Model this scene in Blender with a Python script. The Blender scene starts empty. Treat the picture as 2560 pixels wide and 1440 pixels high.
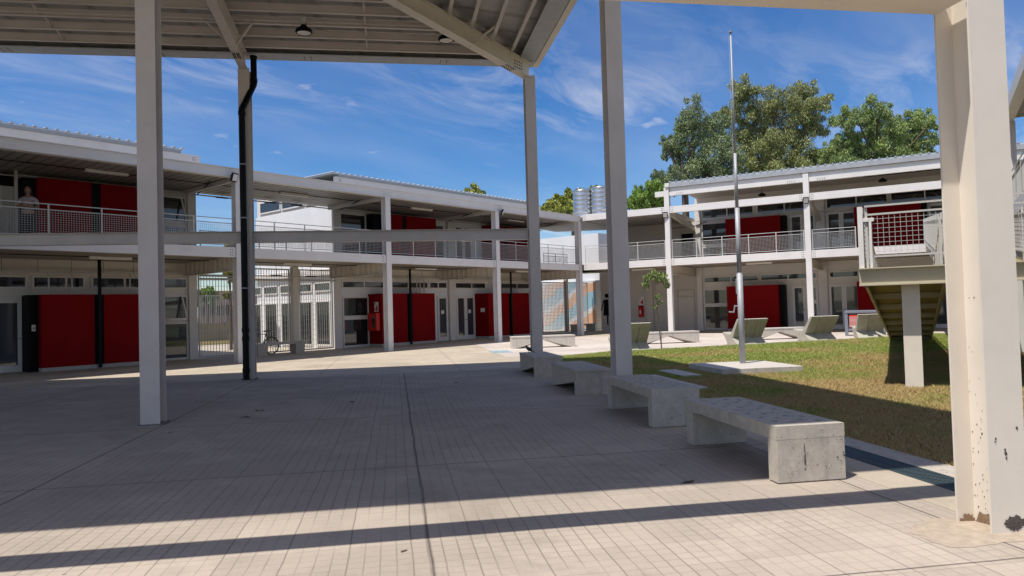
import bpy, math, random
import numpy as np
from mathutils import Vector, Matrix
random.seed(7); rng = np.random.default_rng(7)
S = bpy.context.scene
COL = S.collection
R = math.radians

# ------------------------------------------------------------------ camera
FPX = 1790.0
_hy, _roll = 770.6, 0.02785
def _cam_axes():
    a = np.array([0, -(_hy-720), -FPX]); b = np.array([1000, -(_hy-1000*_roll-720), -FPX])
    Z = np.cross(b, a); Z = -Z if Z[1] < 0 else Z; Z /= np.linalg.norm(Z)
    X = np.array([2808-1280., -(728-720.), -FPX]); X -= Z*(X@Z); X /= np.linalg.norm(X)
    return np.stack([X, np.cross(Z, X), Z])          # world = M @ cam
CM = _cam_axes()
CAMH = 1.55
cam_d = bpy.data.cameras.new("camera"); cam = bpy.data.objects.new("camera", cam_d); COL.objects.link(cam)
mw = Matrix([[*CM[0], 0], [*CM[1], 0], [*CM[2], CAMH], [0, 0, 0, 1]])
cam.matrix_world = mw
cam_d.sensor_width = 36; cam_d.lens = FPX/2560*36; cam_d.clip_end = 2000; cam_d.clip_start = 0.05
S.camera = cam
S.render.resolution_x = 1024; S.render.resolution_y = 576

def ray(u, v): return CM @ np.array([u-1280., -(v-720.), -FPX])
def at(u, v, dist):                                   # photo direction, horizontal-ish distance -> world point
    d = ray(u, v); d = d/FPX*dist
    return Vector((d[0], d[1], d[2]+CAMH))

# ------------------------------------------------------------------ light
SUN_AZ, SUN_EL = 171.0, 65.0
SKY_STRENGTH = 0.085
w = bpy.data.worlds.new("World"); S.world = w; w.use_nodes = True
nt = w.node_tree; N = nt.nodes; LK = nt.links
for n in list(N): N.remove(n)
out = N.new('ShaderNodeOutputWorld'); bg = N.new('ShaderNodeBackground'); bg.inputs[1].default_value = SKY_STRENGTH
sky = N.new('ShaderNodeTexSky'); sky.sky_type = 'NISHITA'; sky.sun_disc = False
sky.sun_elevation = R(SUN_EL)
sx, sy = math.cos(R(SUN_AZ)), math.sin(R(SUN_AZ))
sky.sun_rotation = math.atan2(sx, sy)
sky.air_density = 1.0; sky.dust_density = 0.5; sky.ozone_density = 4.0; sky.altitude = 300
hs = N.new('ShaderNodeHueSaturation'); hs.inputs['Saturation'].default_value = 1.34; hs.inputs['Value'].default_value = 0.98
hs.inputs['Hue'].default_value = 0.508
LK.new(sky.outputs[0], hs.inputs['Color'])
# thin cirrus: real cloud layer seen against the sky, mapped on a flat layer overhead
tc = N.new('ShaderNodeTexCoord'); sep = N.new('ShaderNodeSeparateXYZ'); LK.new(tc.outputs['Generated'], sep.inputs[0])
def vmath(op, a, b=None):
    m = N.new('ShaderNodeMath'); m.operation = op
    for i, x in enumerate((a, b)):
        if x is None: continue
        if isinstance(x, (int, float)): m.inputs[i].default_value = x
        else: LK.new(x, m.inputs[i])
    return m.outputs[0]
zc = vmath('MAXIMUM', vmath('ADD', sep.outputs[2], 0.12), 0.05)
cx = vmath('DIVIDE', sep.outputs[0], zc); cy = vmath('DIVIDE', sep.outputs[1], zc)
comb = N.new('ShaderNodeCombineXYZ'); LK.new(cx, comb.inputs[0]); LK.new(cy, comb.inputs[1])
mp = N.new('ShaderNodeMapping'); mp.inputs['Rotation'].default_value = (0, 0, R(35)); mp.inputs['Scale'].default_value = (0.7, 1.7, 1)
mp.inputs['Location'].default_value = (1.3, 0.4, 0)
LK.new(comb.outputs[0], mp.inputs[0])
nz = N.new('ShaderNodeTexNoise'); nz.inputs['Scale'].default_value = 2.6; nz.inputs['Detail'].default_value = 9; nz.inputs['Roughness'].default_value = 0.62
nz.inputs['Distortion'].default_value = 0.7
LK.new(mp.outputs[0], nz.inputs['Vector'])
nz2 = N.new('ShaderNodeTexNoise'); nz2.inputs['Scale'].default_value = 0.55; nz2.inputs['Detail'].default_value = 2
LK.new(comb.outputs[0], nz2.inputs['Vector'])
r1 = N.new('ShaderNodeMapRange'); r1.inputs[1].default_value = 0.46; r1.inputs[2].default_value = 0.9; LK.new(nz.outputs[0], r1.inputs[0])
r2 = N.new('ShaderNodeMapRange'); r2.inputs[1].default_value = 0.42; r2.inputs[2].default_value = 0.68; LK.new(nz2.outputs[0], r2.inputs[0])
# small fair-weather puffs
nz3 = N.new('ShaderNodeTexNoise'); nz3.inputs['Scale'].default_value = 5.0; nz3.inputs['Detail'].default_value = 6
LK.new(comb.outputs[0], nz3.inputs['Vector'])
r3 = N.new('ShaderNodeMapRange'); r3.inputs[1].default_value = 0.66; r3.inputs[2].default_value = 0.78; LK.new(nz3.outputs[0], r3.inputs[0])
haze_n = N.new('ShaderNodeTexNoise'); haze_n.inputs['Scale'].default_value = 0.9; haze_n.inputs['Detail'].default_value = 4
LK.new(mp.outputs[0], haze_n.inputs['Vector'])
r4 = N.new('ShaderNodeMapRange'); r4.inputs[1].default_value = 0.4; r4.inputs[2].default_value = 0.75; LK.new(haze_n.outputs[0], r4.inputs[0])
cl = vmath('MULTIPLY', vmath('MULTIPLY', r1.outputs[0], r2.outputs[0]), 0.68)
cl = vmath('ADD', cl, vmath('MULTIPLY', r4.outputs[0], 0.11))
cl = vmath('ADD', cl, vmath('MULTIPLY', vmath('MULTIPLY', r3.outputs[0], r4.outputs[0]), 0.8))
# added cloud, unseen behind the camera, makes the blue sky light more neutral
dv = vmath('ADD', vmath('MULTIPLY', sep.outputs[0], 0.76), vmath('MULTIPLY', sep.outputs[1], 0.65))
r5 = N.new('ShaderNodeMapRange'); r5.inputs[1].default_value = 0.50; r5.inputs[2].default_value = -0.15; LK.new(dv, r5.inputs[0])
r6 = N.new('ShaderNodeMapRange'); r6.inputs[1].default_value = 0.30; r6.inputs[2].default_value = 0.60; r6.inputs[3].default_value = 0.35; LK.new(nz2.outputs[0], r6.inputs[0])
cl = vmath('ADD', cl, vmath('MULTIPLY', vmath('MULTIPLY', r5.outputs[0], r6.outputs[0]), 0.22))
cl = vmath('MINIMUM', cl, 0.92)
mixc = N.new('ShaderNodeMix'); mixc.data_type = 'RGBA'; mixc.inputs[7].default_value = (8.6, 8.0, 7.5, 1)
LK.new(cl, mixc.inputs[0]); LK.new(hs.outputs[0], mixc.inputs[6]); LK.new(mixc.outputs[2], bg.inputs[0]); LK.new(bg.outputs[0], out.inputs[0])

sl = bpy.data.lights.new("sun", 'SUN'); sl.energy = 3.35; sl.angle = R(0.53); sl.color = (1.0, 0.945, 0.86)
so = bpy.data.objects.new("sun", sl); COL.objects.link(so)
sd = Vector((sx*math.cos(R(SUN_EL)), sy*math.cos(R(SUN_EL)), math.sin(R(SUN_EL))))
so.rotation_euler = sd.to_track_quat('Z', 'Y').to_euler(); so.location = (0, 0, 40)
S.view_settings.view_transform = 'Standard'; S.view_settings.look = 'None'
S.view_settings.exposure = 0.6; S.view_settings.gamma = 1

# ------------------------------------------------------------------ materials
MATS = {}
def mat(name, col, rough=0.6, metal=0.0, noise=0.0, nscale=3.0, bump=0.0, bscale=60.0, col2=None, spec=0.5, stain=0.0, stain_scale=1.2, stain_col=(0.25, 0.2, 0.15), stretch=(1, 1, 1)):
    m = bpy.data.materials.new(name); m.use_nodes = True; t = m.node_tree; n = t.nodes; l = t.links
    b = n['Principled BSDF']; b.inputs['Roughness'].default_value = rough; b.inputs['Metallic'].default_value = metal
    b.inputs['Specular IOR Level'].default_value = spec
    tc = n.new('ShaderNodeTexCoord'); mp = n.new('ShaderNodeMapping'); mp.inputs['Scale'].default_value = stretch
    l.new(tc.outputs['Object'], mp.inputs[0])
    src = None
    if noise > 0 or col2:
        nz = n.new('ShaderNodeTexNoise'); nz.inputs['Scale'].default_value = nscale; nz.inputs['Detail'].default_value = 6; nz.inputs['Roughness'].default_value = 0.6
        l.new(mp.outputs[0], nz.inputs['Vector'])
        rp = n.new('ShaderNodeValToRGB'); rp.color_ramp.elements[0].position = 0.3; rp.color_ramp.elements[1].position = 0.7
        c2 = col2 if col2 else tuple(c*(1-noise) for c in col)
        rp.color_ramp.elements[0].color = (*c2, 1); rp.color_ramp.elements[1].color = (*col, 1)
        l.new(nz.outputs[0], rp.inputs[0]); src = rp.outputs[0]
    if stain > 0:
        ns = n.new('ShaderNodeTexNoise'); ns.inputs['Scale'].default_value = stain_scale; ns.inputs['Detail'].default_value = 8; ns.inputs['Roughness'].default_value = 0.7
        l.new(mp.outputs[0], ns.inputs['Vector'])
        mr = n.new('ShaderNodeMapRange'); mr.inputs[1].default_value = 0.55; mr.inputs[2].default_value = 0.8; mr.inputs[4].default_value = stain
        l.new(ns.outputs[0], mr.inputs[0])
        mx = n.new('ShaderNodeMix'); mx.data_type = 'RGBA'; l.new(mr.outputs[0], mx.inputs[0])
        if src: l.new(src, mx.inputs[6])
        else: mx.inputs[6].default_value = (*col, 1)
        mx.inputs[7].default_value = (*stain_col, 1); src = mx.outputs[2]
    if src: l.new(src, b.inputs['Base Color'])
    else: b.inputs['Base Color'].default_value = (*col, 1)
    if name.startswith('concrete'):
        vo = n.new('ShaderNodeTexVoronoi'); vo.inputs['Scale'].default_value = 10; l.new(tc.outputs['Object'], vo.inputs['Vector'])
        pr1 = n.new('ShaderNodeMapRange'); pr1.inputs[1].default_value = 0.07; pr1.inputs[2].default_value = 0.14; pr1.inputs[3].default_value = 0.8; pr1.inputs[4].default_value = 0.0
        l.new(vo.outputs['Distance'], pr1.inputs[0])
        vs = n.new('ShaderNodeTexNoise'); vs.inputs['Scale'].default_value = 3.0; l.new(tc.outputs['Object'], vs.inputs['Vector'])
        pr2 = n.new('ShaderNodeMapRange'); pr2.inputs[1].default_value = 0.52; pr2.inputs[2].default_value = 0.6; l.new(vs.outputs[0], pr2.inputs[0])
        pm = n.new('ShaderNodeMath'); pm.operation = 'MULTIPLY'; l.new(pr1.outputs[0], pm.inputs[0]); l.new(pr2.outputs[0], pm.inputs[1])
        # vertical water streaks
        ms = n.new('ShaderNodeMapping'); ms.inputs['Scale'].default_value = (9, 9, 0.8); l.new(tc.outputs['Object'], ms.inputs[0])
        sn = n.new('ShaderNodeTexNoise'); sn.inputs['Scale'].default_value = 1.0; sn.inputs['Detail'].default_value = 6; l.new(ms.outputs[0], sn.inputs['Vector'])
        sr = n.new('ShaderNodeMapRange'); sr.inputs[1].default_value = 0.56; sr.inputs[2].default_value = 0.75; sr.inputs[4].default_value = 0.5; l.new(sn.outputs[0], sr.inputs[0])
        m1 = n.new('ShaderNodeMix'); m1.data_type = 'RGBA'; l.new(sr.outputs[0], m1.inputs[0]); l.new(src, m1.inputs[6]); m1.inputs[7].default_value = (*[c*0.55 for c in col], 1)
        m2 = n.new('ShaderNodeMix'); m2.data_type = 'RGBA'; l.new(pm.outputs[0], m2.inputs[0]); l.new(m1.outputs[2], m2.inputs[6]); m2.inputs[7].default_value = (0.06, 0.05, 0.04, 1)
        l.new(m2.outputs[2], b.inputs['Base Color'])
    if bump > 0:
        nb = n.new('ShaderNodeTexNoise'); nb.inputs['Scale'].default_value = bscale; nb.inputs['Detail'].default_value = 4
        l.new(tc.outputs['Object'], nb.inputs['Vector'])
        bp = n.new('ShaderNodeBump'); bp.inputs['Strength'].default_value = bump; bp.inputs['Distance'].default_value = 0.02
        l.new(nb.outputs[0], bp.inputs['Height']); l.new(bp.outputs[0], b.inputs['Normal'])
    MATS[name] = m; return m
M = MATS
mat('white_steel', (0.77, 0.74, 0.715), 0.45, noise=0.10, nscale=1.3, stain=0.22, stain_scale=2.3, stain_col=(0.42, 0.38, 0.33))
mat('cream_steel', (0.77, 0.70, 0.60), 0.5, noise=0.10, nscale=2, stain=0.2, stain_scale=3, stain_col=(0.4, 0.34, 0.26))
mat('canopy_paint', (0.63, 0.565, 0.525), 0.5, noise=0.14, nscale=1.5, stain=0.32, stain_scale=5, stain_col=(0.4, 0.36, 0.3), bump=0.05)
mat('white_wall', (0.72, 0.68, 0.64), 0.8, noise=0.07, nscale=1.1, bump=0.1, bscale=40, stain=0.15, stain_scale=1.5, stain_col=(0.45, 0.43, 0.4))
mat('grey_wall', (0.60, 0.55, 0.50), 0.8, noise=0.08, nscale=0.8, bump=0.1)
mat('parapet_white', (0.78, 0.785, 0.80), 0.8, noise=0.08, nscale=0.9, bump=0.1, stretch=(1, 1, 0.3))
mat('frame_alu', (0.72, 0.69, 0.66), 0.35)
mat('red_paint', (0.23, 0.001, 0.003), 0.7, noise=0.14, nscale=2.5, bump=0.06, bscale=120, spec=0.12)
mat('black_paint', (0.005, 0.005, 0.006), 0.6, spec=0.15)
mat('black_pipe', (0.004, 0.004, 0.005), 0.45, spec=0.15)
mat('glass_dark', (0.018, 0.022, 0.024), 0.03, spec=0.9)
mat('glass_clear', (0.05, 0.06, 0.07), 0.03, spec=1.0)
mat('galv', (0.42, 0.435, 0.46), 0.55, metal=0.2, noise=0.2, nscale=4, bump=0.05, bscale=8)
mat('tank_steel', (0.60, 0.62, 0.64), 0.28, metal=0.9, noise=0.12, nscale=3)
mat('wire', (0.50, 0.49, 0.47), 0.45)
mat('concrete', (0.53, 0.475, 0.40), 0.85, noise=0.24, nscale=12, bump=0.2, bscale=80, stain=0.38, stain_scale=9, stain_col=(0.27, 0.245, 0.21))
mat('concrete_pale', (0.60, 0.555, 0.50), 0.85, noise=0.18, nscale=3, bump=0.12, bscale=90, stain=0.3, stain_scale=4, stain_col=(0.36, 0.33, 0.29))
mat('concrete_back', (0.34, 0.31, 0.21), 0.9, noise=0.25, nscale=4, bump=0.2, stain=0.4, stain_scale=6, stain_col=(0.2, 0.19, 0.12))
mat('plinth_tile', (0.46, 0.44, 0.41), 0.6, noise=0.15, nscale=14)
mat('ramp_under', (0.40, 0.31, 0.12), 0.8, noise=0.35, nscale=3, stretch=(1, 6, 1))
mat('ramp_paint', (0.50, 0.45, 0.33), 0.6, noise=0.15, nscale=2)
mat('bark', (0.16, 0.12, 0.09), 0.9, noise=0.4, nscale=8, bump=0.4)
mat('leaf_euc', (0.29, 0.37, 0.11), 0.55, noise=0.4, nscale=0.45, col2=(0.13, 0.20, 0.055))
mat('leaf_blue', (0.24, 0.30, 0.125), 0.55, noise=0.4, nscale=0.45, col2=(0.12, 0.17, 0.075))
mat('leaf_olive', (0.34, 0.36, 0.125), 0.55, noise=0.4, nscale=0.45, col2=(0.16, 0.19, 0.065))
mat('leaf_bright', (0.23, 0.36, 0.06), 0.5, noise=0.4, nscale=1.0, col2=(0.13, 0.22, 0.035))
mat('leaf_yellow', (0.38, 0.38, 0.06), 0.5, noise=0.5, nscale=1.6, col2=(0.15, 0.20, 0.03))
mat('leaf_sapling', (0.24, 0.32, 0.09), 0.5, noise=0.3, nscale=5)
mat('plastic_red', (0.62, 0.012, 0.008), 0.4)
mat('plastic_grey', (0.20, 0.22, 0.27), 0.5)
mat('bottle_red', (0.5, 0.01, 0.012), 0.3)
mat('paper', (0.75, 0.75, 0.73), 0.7)
mat('lamp_white', (0.75, 0.73, 0.68), 0.4)
mat('skin', (0.36, 0.19, 0.13), 0.5)
mat('hair', (0.018, 0.012, 0.010), 0.5)
mat('shirt', (0.50, 0.42, 0.48), 0.8, noise=0.2, nscale=12)
mat('trousers', (0.022, 0.022, 0.032), 0.8)
mat('bird_dark', (0.02, 0.02, 0.025), 0.6)
mat('rubber', (0.015, 0.015, 0.016), 0.6)
mat('bike_paint', (0.05, 0.035, 0.05), 0.3)
mat('blue_paint', (0.30, 0.44, 0.50), 0.7, noise=0.3, nscale=5)
mat('litter', (0.10, 0.07, 0.05), 0.8)
mat('dark_grate', (0.07, 0.10, 0.11), 0.5, metal=0.4)
mat('roof_sheet', (0.60, 0.62, 0.64), 0.35, metal=0.5, noise=0.1)

def nodes_of(name, rough=0.8):
    m = bpy.data.materials.new(name); m.use_nodes = True; MATS[name] = m
    return m, m.node_tree.nodes, m.node_tree.links, m.node_tree.nodes['Principled BSDF']
def mk(n, l, op, a, b=None, c=None, clamp=False):
    x = n.new('ShaderNodeMath'); x.operation = op; x.use_clamp = clamp
    for i, v in enumerate((a, b, c)):
        if v is None: continue
        if isinstance(v, (int, float)): x.inputs[i].default_value = v
        else: l.new(v, x.inputs[i])
    return x.outputs[0]
def line_mask(n, l, coord, period, width, offset=0.0):
    """1 on grooves of the given width every period"""
    a = mk(n, l, 'ADD', coord, offset+period*1000)
    f = mk(n, l, 'MODULO', a, period)
    d = mk(n, l, 'ABSOLUTE', mk(n, l, 'SUBTRACT', f, period/2))        # 0 at centre, period/2 at groove
    d2 = mk(n, l, 'SUBTRACT', period/2, d)
    g = mk(n, l, 'SUBTRACT', 1.0, mk(n, l, 'DIVIDE', d2, width/2), clamp=True)
    return g
def mx(n, l, fac, a, b):
    x = n.new('ShaderNodeMix'); x.data_type = 'RGBA'
    if isinstance(fac, float): x.inputs[0].default_value = fac
    else: l.new(fac, x.inputs[0])
    for i, v in ((6, a), (7, b)):
        if isinstance(v, tuple): x.inputs[i].default_value = (*v, 1)
        else: l.new(v, x.inputs[i])
    return x.outputs[2]
def noise(n, l, vec, scale, detail=5, rough=0.6, dist=0.0):
    x = n.new('ShaderNodeTexNoise'); x.inputs['Scale'].default_value = scale; x.inputs['Detail'].default_value = detail
    x.inputs['Roughness'].default_value = rough; x.inputs['Distortion'].default_value = dist; l.new(vec, x.inputs['Vector']); return x.outputs[0]
def rng_(n, l, v, a, b, c=0.0, d=1.0):
    x = n.new('ShaderNodeMapRange'); x.inputs[1].default_value = a; x.inputs[2].default_value = b; x.inputs[3].default_value = c; x.inputs[4].default_value = d
    l.new(v, x.inputs[0]); return x.outputs[0]

def paving_material(name, base, tiled):
    m, n, l, b = nodes_of(name)
    tc = n.new('ShaderNodeTexCoord'); P = tc.outputs['Object']
    sp = n.new('ShaderNodeSeparateXYZ'); l.new(P, sp.inputs[0]); u, v = sp.outputs[0], sp.outputs[1]
    if tiled:                                           # slightly wandering joints
        u = mk(n, l, 'ADD', u, mk(n, l, 'MULTIPLY', mk(n, l, 'SUBTRACT', noise(n, l, P, 0.7, 4, 0.7), 0.5), 0.05))
        v = mk(n, l, 'ADD', v, mk(n, l, 'MULTIPLY', mk(n, l, 'SUBTRACT', noise(n, l, P, 0.55, 4, 0.7, 0.3), 0.5), 0.05))
    big = noise(n, l, P, 0.35, 5, 0.6, 0.4); mid = noise(n, l, P, 2.2, 6, 0.65); fine = noise(n, l, P, 45, 4, 0.7)
    c = mx(n, l, rng_(n, l, big, 0.38, 0.62), tuple(x*0.76 for x in base), base)
    c = mx(n, l, rng_(n, l, mid, 0.5, 0.72, 0, 0.6), c, tuple(x*0.64 for x in base))
    c = mx(n, l, rng_(n, l, fine, 0.35, 0.7, 0, 0.25), c, tuple(min(1, x*1.25) for x in base))
    # pinkish and greyish slab to slab tint
    if tiled:
        g1 = line_mask(n, l, v, 0.1, 0.017); g2 = line_mask(n, l, u, 0.1, 0.016)
        t1 = line_mask(n, l, v, 0.4, 0.016); t2 = line_mask(n, l, u, 0.4, 0.014)
        wear = rng_(n, l, noise(n, l, P, 0.8, 4), 0.38, 0.62, 0.15, 1.0)
        g = mk(n, l, 'MULTIPLY', mk(n, l, 'MAXIMUM', mk(n, l, 'MULTIPLY', g1, 0.95), mk(n, l, 'MULTIPLY', g2, 0.6)), wear)
        t = mk(n, l, 'MAXIMUM', t1, mk(n, l, 'MULTIPLY', t2, 0.6))
        g = mk(n, l, 'MAXIMUM', g, t)
        big_j = mk(n, l, 'MAXIMUM', line_mask(n, l, v, 3.525, 0.034, 0.19), line_mask(n, l, u, 3.55, 0.03, 0.45))
        # per tile tone
        wn = n.new('ShaderNodeTexWhiteNoise'); wn.noise_dimensions = '2D'
        cb = n.new('ShaderNodeCombineXYZ')
        l.new(mk(n, l, 'FLOOR', mk(n, l, 'DIVIDE', u, 0.4)), cb.inputs[0]); l.new(mk(n, l, 'FLOOR', mk(n, l, 'DIVIDE', v, 0.4)), cb.inputs[1])
        l.new(cb.outputs[0], wn.inputs['Vector'])
        c = mx(n, l, mk(n, l, 'MULTIPLY', wn.outputs[0], 0.45), c, tuple(x*0.72 for x in base))
        c = mx(n, l, mk(n, l, 'MULTIPLY', g, 0.74), c, tuple(x*0.36 for x in base))
        c = mx(n, l, mk(n, l, 'MULTIPLY', big_j, 0.85), c, (0.035, 0.03, 0.028))
        h = mk(n, l, 'ADD', mk(n, l, 'MULTIPLY', g, -1.0), mk(n, l, 'MULTIPLY', fine, 0.25)); bs = 0.55
    else:
        j = mk(n, l, 'MAXIMUM', line_mask(n, l, v, 3.6, 0.03, 1.6), line_mask(n, l, u, 3.6, 0.03, 0.5))
        c = mx(n, l, mk(n, l, 'MULTIPLY', j, 0.75), c, (0.08, 0.07, 0.06))
        cr = noise(n, l, P, 0.9, 8, 0.75, 1.2)
        crk = mk(n, l, 'SUBTRACT', 1.0, mk(n, l, 'MULTIPLY', mk(n, l, 'ABSOLUTE', mk(n, l, 'SUBTRACT', cr, 0.5)), 60), clamp=True)
        c = mx(n, l, mk(n, l, 'MULTIPLY', crk, 0.25), c, tuple(x*0.5 for x in base))
        h = mk(n, l, 'ADD', mk(n, l, 'MULTIPLY', j, -1.0), mk(n, l, 'MULTIPLY', fine, 0.3)); bs = 0.3
    st1 = noise(n, l, P, 0.6, 8, 0.72, 0.8)
    c = mx(n, l, rng_(n, l, st1, 0.56, 0.66, 0, 0.4), c, tuple(x*0.5 for x in base))
    c = mx(n, l, rng_(n, l, st1, 0.42, 0.34, 0, 0.35), c, tuple(min(1, x*1.22) for x in base))
    # scattered dark specks (chewing gum, grit)
    vo = n.new('ShaderNodeTexVoronoi'); vo.inputs['Scale'].default_value = 1.6; l.new(P, vo.inputs['Vector'])
    spk = rng_(n, l, vo.outputs['Distance'], 0.012, 0.03, 1.0, 0.0)
    c = mx(n, l, mk(n, l, 'MULTIPLY', spk, 0.6), c, (0.07, 0.06, 0.05))
    l.new(c, b.inputs['Base Color']); b.inputs['Roughness'].default_value = 0.85; b.inputs['Specular IOR Level'].default_value = 0.3
    bp = n.new('ShaderNodeBump'); bp.inputs['Strength'].default_value = bs; bp.inputs['Distance'].default_value = 0.006
    l.new(h, bp.inputs['Height']); l.new(bp.outputs[0], b.inputs['Normal'])
paving_material('paving_tiles', (0.475, 0.405, 0.335), True)
paving_material('paving_concrete', (0.50, 0.43, 0.335), False)
paving_material('paving_pink', (0.60, 0.53, 0.47), False)

def lawn_material():
    m, n, l, b = nodes_of('lawn')
    tc = n.new('ShaderNodeTexCoord'); P = tc.outputs['Object']
    a = noise(n, l, P, 0.45, 5, 0.6); f = noise(n, l, P, 9, 5, 0.75); ff = noise(n, l, P, 60, 3, 0.7)
    c = mx(n, l, rng_(n, l, a, 0.42, 0.6), (0.27, 0.19, 0.09), (0.13, 0.15, 0.035))
    c = mx(n, l, rng_(n, l, f, 0.4, 0.7, 0, 0.7), c, (0.14, 0.10, 0.05))
    c = mx(n, l, rng_(n, l, ff, 0.3, 0.7, 0, 0.5), c, (0.06, 0.05, 0.02))
    l.new(c, b.inputs['Base Color']); b.inputs['Roughness'].default_value = 0.95; b.inputs['Specular IOR Level'].default_value = 0.1
    bp = n.new('ShaderNodeBump'); bp.inputs['Strength'].default_value = 0.8; bp.inputs['Distance'].default_value = 0.03
    l.new(f, bp.inputs['Height']); l.new(bp.outputs[0], b.inputs['Normal'])
lawn_material()
def blade_material():
    m, n, l, b = nodes_of('grass_blade')
    g = n.new('ShaderNodeNewGeometry'); P = g.outputs['Position']
    a = noise(n, l, P, 0.35, 5, 0.65); f = noise(n, l, P, 14, 3, 0.6)
    sx2 = n.new('ShaderNodeSeparateXYZ'); l.new(P, sx2.inputs[0])
    dry = mk(n, l, 'ADD', a, mk(n, l, 'MULTIPLY', mk(n, l, 'SUBTRACT', sx2.outputs[0], 17.0), 0.0085))
    dry = mk(n, l, 'ADD', dry, mk(n, l, 'MULTIPLY', mk(n, l, 'SUBTRACT', sx2.outputs[1], 7.0), 0.014))
    c = mx(n, l, rng_(n, l, dry, 0.40, 0.55), (0.44, 0.30, 0.14), (0.20, 0.29, 0.045))
    c = mx(n, l, rng_(n, l, f, 0.42, 0.66, 0, 0.75), c, (0.48, 0.41, 0.17))
    l.new(c, b.inputs['Base Color']); b.inputs['Roughness'].default_value = 0.7; b.inputs['Specular IOR Level'].default_value = 0.2
blade_material()
def soffit_material(name, c1, c2, period, axis):
    m, n, l, b = nodes_of(name)
    tc = n.new('ShaderNodeTexCoord'); sp = n.new('ShaderNodeSeparateXYZ'); l.new(tc.outputs['Object'], sp.inputs[0])
    g = line_mask(n, l, sp.outputs[axis], period, period*0.26)
    nz = noise(n, l, tc.outputs['Object'], 2.0, 5)
    c = mx(n, l, rng_(n, l, nz, 0.35, 0.7), c1, tuple(x*0.75 for x in c1))
    c = mx(n, l, mk(n, l, 'MULTIPLY', g, 0.85), c, c2)
    l.new(c, b.inputs['Base Color']); b.inputs['Roughness'].default_value = 0.5
    bp = n.new('ShaderNodeBump'); bp.inputs['Strength'].default_value = 1.0; bp.inputs['Distance'].default_value = 0.03
    l.new(mk(n, l, 'MULTIPLY', g, -1.0), bp.inputs['Height']); l.new(bp.outputs[0], b.inputs['Normal'])
soffit_material('soffit_roof', (0.40, 0.37, 0.33), (0.07, 0.065, 0.06), 0.30, 0)
soffit_material('soffit_balcony', (0.42, 0.36, 0.28), (0.20, 0.16, 0.12), 0.24, 1)
soffit_material('deck_sheet_u', (0.50, 0.49, 0.47), (0.30, 0.29, 0.27), 0.95, 1)
soffit_material('deck_sheet_w', (0.50, 0.49, 0.47), (0.30, 0.29, 0.27), 0.95, 0)
soffit_material('rib_cream', (0.52, 0.47, 0.38), (0.17, 0.14, 0.10), 0.22, 1)
def brick_material(name, mural):
    m, n, l, b = nodes_of(name)
    tc = n.new('ShaderNodeTexCoord'); P = tc.outputs['Object']; sp = n.new('ShaderNodeSeparateXYZ'); l.new(P, sp.inputs[0])
    y, z = sp.outputs[1], sp.outputs[2]
    g = mk(n, l, 'MAXIMUM', line_mask(n, l, z, 0.2, 0.03), line_mask(n, l, y, 0.4, 0.03))
    c = mx(n, l, noise(n, l, P, 1.5), (0.66, 0.66, 0.66), (0.58, 0.58, 0.59))
    if mural:
        s = mk(n, l, 'ADD', mk(n, l, 'MULTIPLY', y, 0.55), z)
        s = mk(n, l, 'ADD', s, mk(n, l, 'MULTIPLY', noise(n, l, P, 0.6, 3), 1.2))
        wv = mk(n, l, 'SINE', mk(n, l, 'MULTIPLY', s, 3.3)); wv2 = mk(n, l, 'SINE', mk(n, l, 'ADD', mk(n, l, 'MULTIPLY', s, 3.3), 2.4))
        msk = rng_(n, l, y, 27.0, 31.0, 1.0, 0.0)
        c = mx(n, l, mk(n, l, 'MULTIPLY', rng_(n, l, wv, 0.1, 0.3), msk), c, (0.62, 0.36, 0.22))
        c = mx(n, l, mk(n, l, 'MULTIPLY', rng_(n, l, wv2, 0.1, 0.3), msk), c, (0.25, 0.45, 0.55))
    c = mx(n, l, mk(n, l, 'MULTIPLY', g, 0.6), c, (0.3, 0.3, 0.3))
    l.new(c, b.inputs['Base Color']); b.inputs['Roughness'].default_value = 0.8
brick_material('block_wall', False); brick_material('mural_wall', True)

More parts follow.
